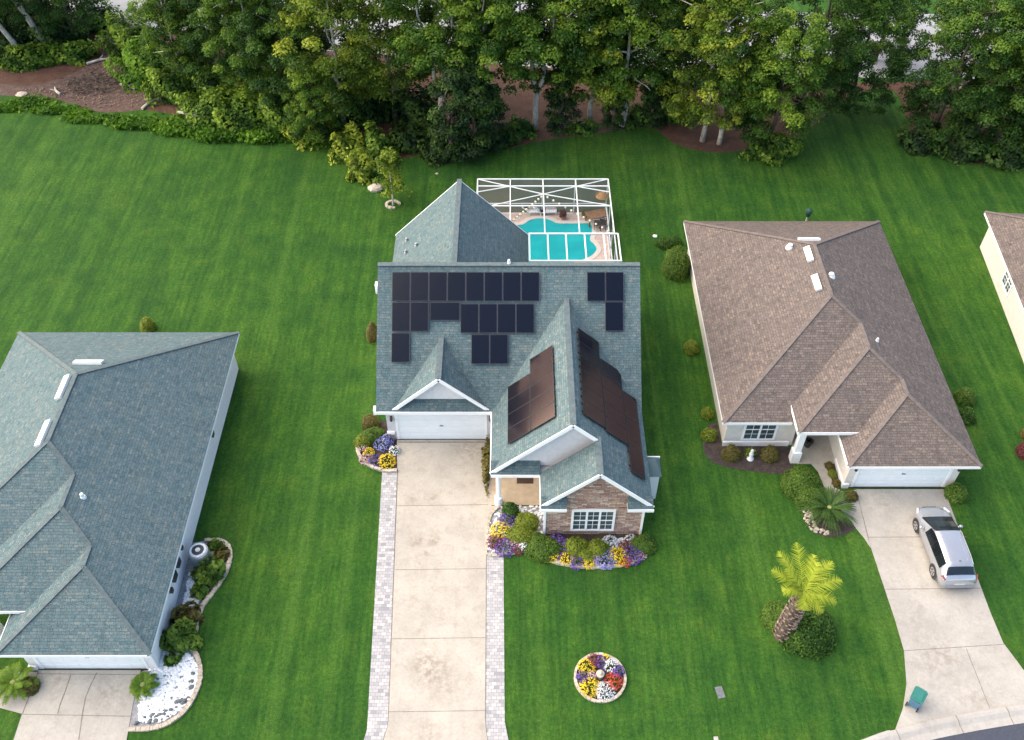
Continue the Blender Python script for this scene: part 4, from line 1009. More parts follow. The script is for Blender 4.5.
fl_ = [('deep purple flower clump left of the lime shrubs in the brick bed', 563, 549, .5, .5, 'fl_purple'), ('yellow flower clump at the left edging of the brick bed', 552, 556, .45, .35, 'fl_yellow'), ('small purple clump between the two yellow clumps of the brick bed', 559, 557, .3, .3, 'fl_purple'),
       ('yellow flower clump second from the left along the brick bed edging', 567, 560, .42, .35, 'fl_yellow'), ('dark violet flower clump at the edging below the window', 577, 562, .5, .35, 'fl_purple'),
       ('orange yellow flower clump at the middle of the brick bed edging', 588, 563, .4, .3, 'fl_yellow'), ('pink flower clump behind the orange ones of the brick bed', 594, 558, .42, .35, 'fl_pink'), ('blue violet flower clump right of the middle of the brick bed', 605, 560, .62, .4, 'fl_blue'),
       ('large bright yellow flower clump right of the window in the brick bed', 618, 558, .55, .45, 'fl_yellow'), ('rusty orange flower clump at the edging right of the large yellow one', 625, 562, .35, .25, 'fl_red'), ('large blue purple flower clump near the right end of the brick bed', 632, 556, .58, .45, 'fl_purple'), ('pinkish red flower clump at the right end of the brick bed', 640, 555, .34, .3, 'fl_pink'),
       ('white flower clump against the brick right of the window', 610, 544, .45, .3, 'fl_white'), ('maroon flower clump behind the yellow one right of the window', 625, 548, .4, .35, 'fl_maroon'), ('pale flower clump against the brick near the right corner', 631, 541, .35, .25, 'fl_white'), ('purple flower clump against the brick left of the window', 557, 541, .4, .3, 'fl_purple')]
for lab, u, v, r, h, mt in fl_: g = G(u, v); flower(lab, g.x, g.y, r, h, mt)
# round bed in the front lawn
c0 = G(600, 678); rr = 1.18
b4 = [(c0.x + rr * math.cos(t), c0.y + rr * math.sin(t)) for t in [2 * math.pi * k / 28 for k in range(28)]]
bed('bed_mulch', b4); edging('ring of pale stones round the circular flower bed in the front lawn', b4 + [b4[0]], .13, .12)
fl_ = [('golden yellow flower clump on the upper left of the round bed', -.62, .48, .42, 'fl_yellow'), ('magenta red flower clump at the back of the round bed', -.25, .8, .36, 'fl_maroon'), ('purple flower clump at the back of the round bed', .1, .72, .34, 'fl_purple'), ('small pale yellow flower clump at the back rim of the round bed', .32, .92, .2, 'fl_yellow'),
       ('pale lavender white flower clump at the upper right of the round bed', .55, .55, .36, 'fl_white'), ('violet flower clump at the right rim of the round bed', .87, .25, .32, 'fl_purple'), ('red flower clump on the right of the round bed', .62, -.22, .42, 'fl_red'), ('white flower clump at the front of the round bed', .18, -.68, .47, 'fl_white'),
       ('golden flower clump at the front left of the round bed', -.5, -.5, .5, 'fl_yellow'), ('purple flower clump at the left rim of the round bed', -.82, -.02, .32, 'fl_purple'), ('small pink flower clump left of the round bed centre', -.4, .02, .22, 'fl_pink')]
for lab, dx, dy, r, mt in fl_: flower(lab, c0.x + dx, c0.y + dy, r, .3, mt, nf=75, fs=.05)
e = empty('garden_urn', (c0.x, c0.y + .05, .02), 0, 'small pale round stone urn in the centre of the round bed', 'urn')
m = MB(); m.lathe((0, 0, 0), [(.14, 0), (.10, .1), (.19, .26), (.20, .34), (.15, .36)], 14); m.build('bowl', 'stone_edge', e, smooth=True)
m = MB(); m.lathe((0, 0, .35), [(.12, 0), (.10, .06), (.04, .1)], 10); m.build('finial', 'stone_edge', e, smooth=True)

# left house: white stone bed with air conditioner and shrubs
lb = [( -16.8, 21.0)] + [( -16.8, G(200, 543).y)] + curve([P2(205, 541), P2(220, 541), P2(229, 547), P2(230, 559), P2(225, 574), P2(214, 591), P2(204, 604), P2(198, 617), P2(195, 632), P2(191, 647), P2(196, 655), P2(200, 668), P2(199, 683), P2(192, 700), P2(180, 715), P2(165, 724), P2(150, 728), P2(129, 729)], 4) + [P2(135, 694), P2(141, 672)]
bed('grey_gravel', lb)
edging('winding pale stone edging of the gravel bed beside the left house', curve([P2(205, 541), P2(220, 541), P2(229, 547), P2(230.5, 559), P2(225.5, 574), P2(214.5, 591), P2(204.5, 604), P2(198.5, 617), P2(195.5, 632), P2(191.5, 647), P2(196.5, 655), P2(200.5, 668), P2(199.5, 683), P2(192.5, 700), P2(180.5, 715.5), P2(165, 725), P2(150, 729), P2(129, 730)], 5), .22, .12)
gravel('white stones covering the gravel bed beside the left house', [P2(190, 654), P2(199, 668), P2(198, 683), P2(190, 699), P2(178, 713), P2(162, 722), P2(140, 722), P2(140, 695), P2(150, 668), P2(165, 650)], 1500, .05, .12, 'white_stone', 11)
gravel('white pebbles in the narrow part of the bed along the left house wall', [P2(203, 575), P2(206, 590), P2(198, 603), P2(190, 615), P2(180, 620), P2(186, 590), P2(190, 572)], 420, .05, .11, 'white_stone', 12)
gravel('dark stones along the front rim of the white gravel bed', [P2(132, 722), P2(150, 716), P2(172, 706), P2(186, 692), P2(192, 672), P2(197, 672), P2(193, 695), P2(180, 711), P2(160, 722), P2(135, 727)], 30, .08, .15, 'dark_stone', 13, .05)
p = G(203, 562); e = empty('air_conditioner', (p.x, p.y, .02), 0, 'grey round topped air conditioner in the gravel bed by the left house', 'air conditioner'); e.scale = (1.2, 1.2, 1.2)
m = MB(); m.box(-.5, .5, -.5, .5, 0, .08); m.build('base', 'concrete_kerb', e)
m = MB(); m.lathe((0, 0, .08), [(.42, 0), (.42, .75), (.40, .8), (.30, .82)], 20); m.build('casing', 'grey_metal', e)
m = MB(); m.lathe((0, 0, .905), [(.36, 0), (.36, .025), (.28, .03), (.27, .03)], 20); m.build('top_ring', 'white_stone', e)
m = MB(); m.lathe((0, 0, .94), [(.26, 0), (.25, .01)], 18); fg_ = m.build('fan_grille', 'dark_metal', e)
m = MB(); m.lathe((0, 0, .955), [(.11, 0), (.09, .03)], 12); m.build('fan_hub', 'white_stone', fg_)
for lab, u, v, rx, ry, h, mt in (('round green shrub in front of the air conditioner', 213, 575, .78, .7, .9, 'hedge'), ('low grassy shrub between the shrubs along the left house bed', 202, 592, .4, .45, .5, 'hedge'), ('dark reddish shrub in the middle of the left house bed', 188, 620, .7, .6, .7, 'hedge_red'),
        ('bushy green shrub at the lower end of the left house wall', 181, 642, .8, .75, 1.0, 'hedge'), ('small red leaved plant at the top end of the left house bed', 224, 556, .35, .35, .4, 'hedge_red'), ('small green plant behind the air conditioner', 217, 547, .4, .3, .4, 'hedge'), ('little dark plant on the white stones beside the wall', 172, 662, .35, .25, .3, 'leaf_dark')):
    g = G(u, v); shrub('shrub', lab, 'shrub', g.x, g.y, rx, ry, h, mt, .125, 130, lump=.25)
g = G(149, 329); e_ = shrub('shrub', 'small yellow green sapling on the lawn behind the left house', 'shrub', g.x, g.y, .5, .45, .9, 'hedge_lime')

# ------------------------------------------------------------------ right house planting
b5 = curve([P2(703, 440), P2(704, 452), P2(712, 462), P2(730, 468), P2(750, 471), P2(775, 474), P2(792, 474)], 4) + [P2(795, 455), (15.7, 34.2), (12.0, 34.2), (11.95, 36.0), P2(708, 425)]
bed('bed_mulch', b5)
for lab, u, v, rx, ry, h, mt in (('left of two round reddish olive shrubs under the twin window', 731, 456, .55, .5, .75, 'hedge_red'), ('right of two round reddish olive shrubs under the twin window', 769, 457, .52, .5, .8, 'hedge_red'),
        ('large round green shrub beside the porch of the right house', 800, 487, 1.1, 1.0, 1.2, 'hedge'), ('second round green shrub merged into the large porch shrub', 808, 501, .75, .65, .9, 'hedge'),
        ('yellow green round shrub at the front left corner of the right house', 709, 437, .48, .45, .6, 'hedge_lime'), ('small light shrub along the left wall of the right house', 707, 415, .4, .4, .5, 'hedge_lime'), ('yellow green bush midway along the left wall of the right house', 691, 350, .5, .5, .7, 'hedge_lime'),
        ('large clipped green hedge at the back left corner of the right house', 675, 271, .92, 1.15, 1.9, 'hedge'), ('dark low shrub behind the large clipped hedge', 669, 246, .95, .5, .7, 'leaf_dark'),
        ('round green shrub right of the white garage door of the right house', 955, 496, .62, .58, .85, 'hedge'), ('small brownish shrub at the garage left corner of the right house', 850, 498, .42, .36, .5, 'hedge_red'),
        ('round green shrub at the right wall of the brown roofed house', 964, 400, .6, .6, .9, 'hedge'), ('dark shrub just below the round one at the right wall', 966, 418, .5, .6, .7, 'leaf_dark'),
        ('dark red leaved shrub at the right edge of the lawn', 1025, 454, .5, .6, .8, 'red_leaf'), ('pale olive shrub above the red leaved one at the right edge', 1028, 437, .45, .5, .7, 'hedge_red')):
    g = G(u, v); shrub('shrub', lab, 'shrub', g.x, g.y, rx, ry, h, mt, .075 if h > .6 else .06)
bedw = sheet('flower_bed', poly_px([(826, 461), (834, 461), (842, 488), (834, 488)]), .038, 'bed_mulch')
for i, (u, v) in enumerate(((829, 467), (832, 475), (836, 484))):
    g = G(u, v); shrub('shrub', ['low rusty plant nearest the porch in the strip by the garage wall', 'low rusty plant in the middle of the strip by the garage wall', 'low rusty plant nearest the driveway in the strip by the garage wall'][i], 'shrub', g.x, g.y, .26, .3, .3, ['hedge_red', 'hedge_lime', 'hedge_red'][i], .05)
sheet('flower_bed', curve(poly_px([(804, 500), (803, 515), (809, 528), (825, 537), (845, 535), (858, 524), (849, 512), (830, 500), (804, 500)]), 3), .013, 'bed_mulch')
gravel('pale stones around the cycad on the front lawn of the right house', poly_px([(803, 508), (804, 520), (812, 531), (824, 536), (832, 534), (818, 526), (808, 508)]), 70, .05, .11, 'stone_edge', 21)
edging('half ring of pale stones round the clipped hedge of the right house', curve([P2(664, 268), P2(667, 275), P2(675, 279), P2(684, 277), P2(688, 272)], 4), .15, .12)
p = G(750, 459); e = empty('garden_figure', (p.x, p.y, .02), 0, 'white garden figure with pale leaves between two round shrubs', 'garden ornament')
m = MB(); m.lathe((0, 0, 0), [(.2, 0), (.2, .1), (.09, .16), (.13, .4), (.1, .55), (.05, .6), (.09, .68), (.08, .78), (.02, .83)], 12); m.build('statue', 'white_stone', e, smooth=True)
rng = np.random.default_rng(4); n = 160; d = sphere_dirs(rng, n); d[:, 2] = abs(d[:, 2])
leaf_obj('foliage', 'hedge_lime', d * np.array([.42, .36, .4]) * rng.uniform(.5, 1, n)[:, None] + np.array([0, .28, .1]), d + rng.normal(size=(n, 3)) * .4, rng.uniform(.05, .1, n), rng.uniform(0, 1, n), e)
p = G(807, 446); e = empty('planter', (p.x, p.y, .05), 0, 'dark round planter on the right house porch', 'planter')
m = MB(); m.lathe((0, 0, 0), [(.18, 0), (.26, .4), (.28, .45), (.22, .46)], 12); m.build('bowl', 'dark_metal', e)
m = MB(); m.lathe((0, 0, .44), [(.2, 0), (.12, .02)], 10); m.build('soil', 'dark_soil', e)

# fronds
def frond(name, parent, az, ln, up, droop, mat, width, n=22, rng=None, z0=0.0, base=(0, 0), lw=.045):
    C, B = [], []
    mb = MB(); pts = []
    for i in range(n + 1):
        t = i / n; r = ln * (t - .12 * t * t); z = z0 + ln * (up * t - droop * t * t)
        pts.append(Vector((base[0] + r * math.cos(az), base[1] + r * math.sin(az), z)))
    T = []
    sd = Vector((-math.sin(az), math.cos(az), 0))
    for i in range(2, n):
        t = i / n; w = width * math.sin(math.pi * min(1, t * .92 + .10)) ** .6
        d = (pts[i + 1] - pts[i]).normalized()
        for s in (-1, 1):
            o = pts[i]; tip = o + sd * s * w * rng.uniform(.85, 1.1) + d * w * .65 + Vector((0, 0, w * rng.uniform(-.25, .2)))
            k = d * lw
            mb.face([o - k, o + k, tip]); T.append(min(1, max(0, rng.gauss(.5, .2) + .2 * (t - .5))))
    for i in range(n):
        mb.face([pts[i] + sd * .015, pts[i] - sd * .015, pts[i + 1] - sd * .012, pts[i + 1] + sd * .012]); T.append(.6)
    o = mb.build(name, mat, parent)
    at = o.data.attributes.new('tint', 'FLOAT', 'FACE'); at.data.foreach_set('value', T)
    return o
rng = random.Random(5)
p = G(781, 636); palm = empty('palm_tree', (p.x, p.y, 0), 0, 'palm with bright yellow green fronds and rough trunk on the front lawn', 'palm')
m = MB(); hT = 4.0
m.tube([(0, 0, 0), (.03, 0, 1), (.08, 0, 2.2), (.14, 0, 3.2), (.2, 0, hT)], [.36, .33, .31, .30, .22], 12); tr = m.build('trunk', 'bark_dark', palm)
m = MB(); 
for i in range(26):
    z = .15 + i * .145; a0 = i * 2.4
    for k in range(6):
        a = a0 + k * 1.05 + rng.uniform(-.3, .3); r = .34 - .015 * z; z = .15 + i * .145 + rng.uniform(-.07, .07)
        c_ = Vector((.05 * z + r * math.cos(a), r * math.sin(a), z)); m.beam(c_, c_ + Vector((math.cos(a) * .13, math.sin(a) * .13, .13)), .13, .035)
m.build('leaf_boots', 'palm_boot', tr)
for az, ln, up, dr in ((2.65, 2.2, .75, .35), (2.2, 2.5, .95, .42), (1.68, 2.6, .95, .4), (1.2, 2.2, .9, .45), (.72, 2.5, .8, .45), (.28, 2.5, .62, .48), (-.28, 2.0, .5, .55), (-.85, 1.5, .5, .7), (-1.7, .9, .4, .8), (2.4, 1.5, 1.1, .4), (1.0, 1.6, 1.15, .4), (3.2, 1.4, .8, .5)):
    frond('frond', palm, az, ln * .86, up, dr, 'palm_frond', .46, 26, rng, hT + .02, (.2, 0), .036)
g = G(806, 633); shrub('shrub', 'big dark rounded shrub right of the palm trunk', 'shrub', g.x, g.y, 1.4, 1.35, 1.45, 'leaf_dark', .085, seed=2)
g = G(776, 620); shrub('shrub', 'smaller dark olive shrub left of the palm trunk', 'shrub', g.x, g.y, .75, .8, 1.1, 'hedge', .08, seed=4)
def cycad(label, u, v, n, ln, mat='sago_frond', seed=1, cat='cycad', h=.45, wd_=.12):
    rng = random.Random(seed); p = G(u, v); e = empty('cycad', (p.x, p.y, 0), 0, label, cat)
    m = MB(); m.lathe((0, 0, 0), [(.2, 0), (.2, h), (.1, h + .12)], 10); m.build('trunk', 'cycad_heart', e)
    for i in range(n):
        ring = i % 3; frond('frond', e, i * 2.399, ln * (1, .88, .7)[ring] * rng.uniform(.9, 1.05), (.22, .5, .85)[ring], (.32, .42, .5)[ring], mat, wd_, 26, rng, h, (0, 0), .02)
cycad('round dark green cycad near the driveway of the right house', 827, 513, 96, 1.9, wd_=.11)
cycad('bushy green cycad at the left side of the left garage', 17, 687, 44, 1.25, 'fern_frond', 2, wd_=.2)
cycad('small yellow green cycad at the right side of the left garage', 145, 688, 30, .85, 'fern_frond', 3, h=.3, wd_=.2)
g = G(27, 692); shrub('shrub', 'reddish shrub tucked against the left garage cycad', 'shrub', g.x + .1, g.y + .2, .45, .45, .6, 'hedge_red')

# ------------------------------------------------------------------ small things on the lawn
p = G(720, 692.5); m = MB(); m.box(-.17, .17, -.28, .28, 0, .03); e = m.build('meter_cover', 'cover_grey', None); e.location = (p.x, p.y, .0); e.rotation_euler[2] = .2; tag(e, 'flat grey rectangular meter cover in the front lawn', 'cover')
p = G(716, 739); m = MB(); m.box(-.10, .10, -.10, .10, 0, .035); e = m.build('valve_cover', 'concrete_kerb', None); e.location = (p.x, p.y, 0); tag(e, 'small pale valve cover at the bottom edge of the front lawn', 'cover')
rg = random.Random(3)
def boulder(label, u, v, r, mat='white_stone', name='boulder', h=.5):
    p = G(u, v); m = MB(); m.rock((0, 0, r * h * .45), r, r * .8, r * h, rg, 9); o = m.build(name, mat); o.location = (p.x, p.y, 0); return tag(o, label, 'stone')
boulder('flat pale boulder on the lawn left of the young tree', 376, 189.5, .6, 'stone_edge')
boulder('small white stone on the lawn behind the rear gable', 437, 174, .14, 'stone_edge')
boulder('small white sprinkler on the lawn left of the clipped hedge', 655, 236.5, .2)  # plain rock shape standing in for the white lawn sprinkler
boulder('pale flat slab lying on the mulch at the far left', 22, 95, .5, 'stone_edge', h=.3)
p = G(806, 222); e = empty('garden_post', (p.x, p.y, 0), 0, 'dark green capped garden post just behind the brown roofed house', 'post')
m = MB(); m.tube([(0, 0, 0), (0, 0, .7)], .07, 8); m.build('post', 'stone_edge', e)
m = MB(); m.lathe((0, 0, .5), [(.14, 0), (.18, .2), (.27, .42), (.22, .6), (.05, .7)], 10); m.build('cap', 'pole_green', e)
# recycling cart by the kerb
p = G(913, 704); e = empty('recycling_cart', (p.x, p.y, .03), R_(-38), 'blue wheeled recycling cart with green lid at the end of the right driveway', 'bin')
e.scale = (.85, .85, .85)
m = MB(); A = [(-.24, -.27), (.24, -.27), (.24, .27), (-.24, .27)]; Bt = [(x * 1.25, y * 1.25) for x, y in A]
for i in range(4):
    j = (i + 1) % 4; m.face([(*A[i], .06), (*A[j], .06), (*Bt[j], .98), (*Bt[i], .98)])
m.face([(*q_, .06) for q_ in A[::-1]]); m.face([(*q_, .98) for q_ in Bt]); m.build('bin_body', 'cart_body', e)
m = MB(); m.prism([(-.34, -.40), (.34, -.40), (.36, .36), (.25, .46), (-.25, .46), (-.36, .36)], .985, 1.05); m.box(-.22, .22, -.3, .3, 1.05, 1.085); m.build('lid', 'cart_lid', e)
m = MB(); m.tube([(-.28, -.46, .95), (.28, -.46, .95)], .025, 8); m.build('handle', 'cart_body', e)
for x in (-.3, .3):
    m = MB(); m.tube([(x - .03, -.3, .13), (x + .03, -.3, .13)], .13, 14); m.build('wheel', 'rubber', e)

# ------------------------------------------------------------------ silver car
def car():
    a, b = G(917.2, 526.6, .33), G(933.6, 571, .33)
    d = (a - b); ang = math.atan2(d.y, d.x)
    mid = (a + b) / 2; nrm = Vector((math.sin(ang), -math.cos(ang), 0))     # to the car's right
    c_ = mid + nrm * .86
    e = empty('parked_car', (c_.x, c_.y, .03), ang, 'silver station wagon parked on the right driveway', 'car')
    # x forward; stations: x, half width, bottom z, belt z, roof z, roof half width
    st = [(-2.34, .70, .42, .66, .74, .62), (-2.30, .82, .34, .84, .92, .72), (-2.22, .88, .28, .92, 1.02, .76), (-2.08, .90, .25, .98, 1.16, .74), (-1.78, .91, .22, 1.0, 1.52, .66), (-1.6, .915, .22, 1.0, 1.58, .66),
          (-1.0, .92, .2, .98, 1.63, .67), (-.3, .92, .2, .96, 1.66, .67), (.25, .92, .2, .94, 1.63, .66), (.55, .92, .2, .93, 1.52, .68), (1.05, .915, .2, .93, 1.22, .73), (1.45, .905, .2, .90, 1.0, .79), (1.78, .89, .22, .83, .94, .74),
          (2.08, .82, .25, .72, .82, .64), (2.26, .70, .30, .62, .70, .52), (2.34, .52, .36, .54, .60, .40)]
    st = [(x, w, zb, zt, zr - max(0, min(.10, (zr - 1.05) * .3)), wr) for x, w, zb, zt, zr, wr in st]
    ring = []
    for x, w, zb, zt, zr, wr in st:
        h = [(0, zb), (w * .8, zb), (w * .97, zb + .10), (w, (zb + zt) / 2 + .03), (w * .985, zt - .06), (w * .95, zt), (wr, zr - .055), (wr * .9, zr - .012), (wr * .5, zr + .012), (0, zr + .018)]
        ring.append([(x, -y, z) for y, z in h] + [(x, y, z) for y, z in h[-2:0:-1]])
    n = len(ring[0]); V = [p for r in ring for p in r]
    def fc(i, k): return (i * n + k, i * n + (k + 1) % n, (i + 1) * n + (k + 1) % n, (i + 1) * n + k)
    body = MB(); body.v = V; body.f = [fc(i, k)[::-1] for i in range(len(ring) - 1) for k in range(n)] + [tuple(range(n)), tuple((len(ring) - 1) * n + k for k in range(n))[::-1]]
    body.uv = [(0, 0)] * sum(len(f_) for f_ in body.f)
    bo_ = body.build('body', 'silver_paint', e, smooth=True)
    def glass(name, cells, off=.012, shrink=.93, mat='car_glass'):
        m = MB()
        for quad in cells:
            P = [Vector(q_) for q_ in quad]; nr = (P[2] - P[0]).cross(P[3] - P[1]).normalized(); cc = sum(P, Vector()) / 4
            if nr.dot(cc - Vector((cc.x * .5, 0, .75))) < 0: nr = -nr
            m.face([cc + (p_ - cc) * shrink + nr * off for p_ in P])
        return m.build(name, mat, e)
    rg_ = lambda i, k: ring[i][k % n]
    wsh = lambda i0, i1, ks: [(rg_(i0, k), rg_(i0, k + 1), rg_(i1, k + 1), rg_(i1, k)) for k in ks]
    # windscreen over stations 8..11, rear window 3..4, side glass
    m = [(rg_(9, 7), rg_(9, n - 7), rg_(11, n - 7), rg_(11, 7))]
    ws = MB()
    for k in range(6, 12):
        for i in (8, 9, 10):
            P = [Vector(rg_(i, k)), Vector(rg_(i, k + 1)), Vector(rg_(i + 1, k + 1)), Vector(rg_(i + 1, k))]
            up = Vector((.012, 0, .014)); ws.face([p_ + up for p_ in P][::-1])
    ws.build('windscreen', 'car_glass', e)
    rw = MB()
    for k in range(6, 12):
        P = [Vector(rg_(3, k)), Vector(rg_(3, k + 1)), Vector(rg_(4, k + 1)), Vector(rg_(4, k))]
        P = [Vector((p_.x, p_.y * 1.0, p_.z)) + Vector((-.02, 0, .014)) for p_ in P]; rw.face(P[::-1])
    rw.build('rear_window', 'car_glass', e)
    for s in (0, 1):
        k = 5 if s == 0 else n - 6
        for i0, i1 in ((5, 6), (6, 7), (7, 8), (8, 9)):
            q_ = (rg_(i0, k), rg_(i0, k + 1), rg_(i1, k + 1), rg_(i1, k)); glass('side_window', [q_], .028, .985)
        sgn = -1 if s == 0 else 1
        m2 = MB(); m2.tube([(-1.7, sgn * .64, 1.47), (-1.2, sgn * .65, 1.54), (.1, sgn * .65, 1.56), (.3, sgn * .64, 1.50)], .018, 6); m2.build('roof_rail', 'grey_metal', e)
        m2 = MB(); m2.rock((.82, sgn * 1.03, 1.02), .10, .13, .09, random.Random(2), 8); m2.beam((.82, sgn * .88, .96), (.82, sgn * .98, 1.0), .05, .05); m2.build('mirror', 'silver_paint', e, smooth=True)
        m2 = MB(); m2.face([(2.12, sgn * .80, .74), (2.27, sgn * .60, .70), (2.31, sgn * .57, .60), (2.16, sgn * .80, .60)][::-sgn]); m2.beam((1.85, sgn * .845, .80), (2.20, sgn * .70, .735), .10, .06); m2.build('headlight', 'headlamp', e)
        m2 = MB(); m2.beam((-2.25, sgn * .80, .90), (-2.0, sgn * .875, .98), .05, .18); m2.build('taillight', 'tail_red', e)
        for x in (-.35, .55): m2 = MB(); m2.box(x - .09, x + .09, sgn * .915 - .02, sgn * .915 + .02, .83, .86); m2.build('door_handle', 'grey_metal', e)
        for x in (1.40, -1.36):
            wh = MB(); y = sgn * .83
            wh.tube([(x, y - .10, .31), (x, y + .10, .31)], .335, 20); wo_ = wh.build('wheel', 'rubber', e)
            rm = MB(); yo = y + sgn * .103
            rm.tube([(x, yo - sgn * .02, .31), (x, yo + sgn * .006, .31)], .235, 18); rim = rm.build('rim', 'alloy', wo_)
            dk = MB()
            for q_ in range(5):
                a_ = q_ * 1.2566; dk.beam((x + .08 * math.cos(a_), yo + sgn * .009, .31 + .08 * math.sin(a_)), (x + .2 * math.cos(a_), yo + sgn * .009, .31 + .2 * math.sin(a_)), .05 if True else 0, .02, (0, 1, 0))
            dk.build('rim_gap', 'dark_metal', wo_)
            ar = MB(); ar.tube([(x, sgn * .918 - .005, .33), (x, sgn * .918 + .006, .33)], .40, 20); ar.build('wheel_arch', 'dark_metal', e)
    m2 = MB(); m2.box(-2.355, -2.345, -.26, .26, .62, .74); m2.build('number_plate', 'plate_pale', e)
    m2 = MB(); m2.beam((-2.36, -.72, .46), (-2.36, .72, .46), .06, .12); m2.build('bumper', 'grey_metal', e)
    m2 = MB(); m2.beam((-1.5, 0, 1.49), (-1.58, 0, 1.61), .03, .04); m2.build('antenna', 'dark_metal', e)
    m2 = MB(); m2.beam((2.335, -.36, .56), (2.335, .36, .56), .05, .14); m2.build('grille', 'dark_metal', e)
    # panel gaps
    m2 = MB()
    for y in (-.62, .62): m2.beam((1.48, y * 1.1, 1.0), (2.05, y * .92, .85), .012, .012)
    for y in (-.45, 0, .45): m2.beam((-1.55, y, 1.505), (-.1, y, 1.575), .02, .02) if y else None
    m2.build('seam', 'grey_metal', e)
car()

# ------------------------------------------------------------------ trees
def tree_proto(kind, seed, h, cr, cb, mat, bark, nlimb=7, nclump=60, per=95, size=.24, lean=(0, 0), fork=False, tr=.22, csc=1.0, name='shade_tree'):
    """h height, cr crown radius, cb crown base height"""
    rng = np.random.default_rng(seed); rr = random.Random(seed)
    e = empty(name, (0, 0, 0))
    m = MB(); ends = []
    top = Vector((lean[0], lean[1], h * .8))
    def bez(a, b, sag, k=5): return [Vector(a).lerp(Vector(b), i / k) + Vector((rr.uniform(-1, 1), rr.uniform(-1, 1), 0)) * sag * (1 if 0 < i < k else 0) for i in range(k + 1)]
    if fork:
        s = Vector((.1, 0, h * .22)); m.tube(bez((0, 0, 0), s, .05, 3), [tr, tr * .9, tr * .85, tr * .8], 8)
        for t_ in (Vector((-cr * .35, .3, h * .8)), Vector((cr * .45, -.2, h * .78))):
            b_ = bez(s, t_, .3); m.tube(b_, [tr * .7 * (1 - .13 * i) for i in range(6)], 7); ends += b_[2:]
    else:
        b_ = bez((0, 0, 0), top, .25, 7); m.tube(b_, [tr * (1.15 if i == 0 else 1 - .11 * i) for i in range(8)], 9); ends += b_[3:]
    base = list(ends)
    for i in range(nlimb):
        s = rr.choice(base); a = i * 2.4 + rr.uniform(-.5, .5); q_ = Vector((lean[0] * .6 + cr * rr.uniform(.5, .9) * math.cos(a), lean[1] * .6 + cr * rr.uniform(.5, .9) * math.sin(a), min(h * .95, max(cb + .5, s.z + rr.uniform(-.5, h * .28)))))
        b2_ = bez(s, q_, .2, 4); m.tube(b2_, [tr * .42, tr * .34, tr * .26, tr * .18, tr * .08], 6); ends += b2_[2:]
    m.build('trunk', bark, e, smooth=True)
    cen, rad = [], []
    for i in range(nclump):
        z_ = rng.uniform(0, 1); zz = cb + (h - cb) * z_
        prof = math.sin(math.pi * min(.98, .22 + .70 * z_)) ** .6
        a = rng.uniform(0, 6.283); r = cr * prof * math.sqrt(rng.uniform(.15, 1))
        cen.append((lean[0] * zz / h + r * math.cos(a), lean[1] * zz / h + r * math.sin(a), zz + rng.normal() * .2)); rad.append(rng.uniform(.45, 1.0) * csc)
    C, Nn, Ss, T = clumps(rng, cen, rad, per, size)
    # leaf tint rises with height, painting the light on the crown tops
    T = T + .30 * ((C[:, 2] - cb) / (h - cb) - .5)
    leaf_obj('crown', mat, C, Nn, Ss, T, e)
    return e
PR = {}
def proto(key, *a, **k): PR[key] = (a, k)
used = {}
def place(key, X, Y, label, s=1.0, rz=None, cat='tree', group=None, h=1.0):
    if key not in used:
        a, k = PR[key]; used[key] = tree_proto(*a, **k); o = used[key]
    else: o = copy_tree(used[key])
    o.location = (X, Y, 0); o.rotation_euler = (0, 0, rz if rz is not None else random.uniform(0, 6.28)); o.scale = (s, s, s * h)
    return tag(o, label, cat, group)
proto('mid', 'a', 1, 15.0, 4.1, 3.6, 'leaf_mid', 'bark_pale', 8, 175, 370, .115)
proto('mid2', 'a', 2, 14.0, 3.8, 3.6, 'leaf_mid', 'bark_pale', 8, 148, 370, .115)
proto('yel', 'a', 3, 14.5, 4.2, 2.8, 'leaf_yellow', 'bark_pale', 8, 182, 290, .13)
proto('yel2', 'a', 4, 13.5, 3.6, 3.4, 'leaf_yellow', 'bark_pale', 7, 135, 290, .13)
proto('dark', 'a', 5, 15.0, 4.2, 2.4, 'leaf_dark', 'bark_dark', 8, 189, 430, .10)
proto('fork', 'a', 6, 14.5, 3.9, 6.2, 'leaf_mid', 'bark_pale', 8, 135, 320, .12, fork=True, tr=.26)
proto('low', 'a', 8, 11.5, 4.0, 1.6, 'leaf_mid', 'bark_dark', 8, 155, 380, .11)
proto('lowdark', 'a', 9, 13.5, 4.1, .6, 'leaf_dark', 'bark_dark', 8, 202, 380, .105)
proto('ivy', 'a', 10, 7.5, 1.25, .3, 'leaf_ivy', 'bark_dark', 3, 62, 370, .115, csc=.7, name='ivy_clad_trunk')
proto('gaunt', 'a', 11, 14.5, 3.2, 7.5, 'leaf_dark', 'bark_pale', 6, 81, 370, .115, lean=(-3.0, 1.2), tr=.30)
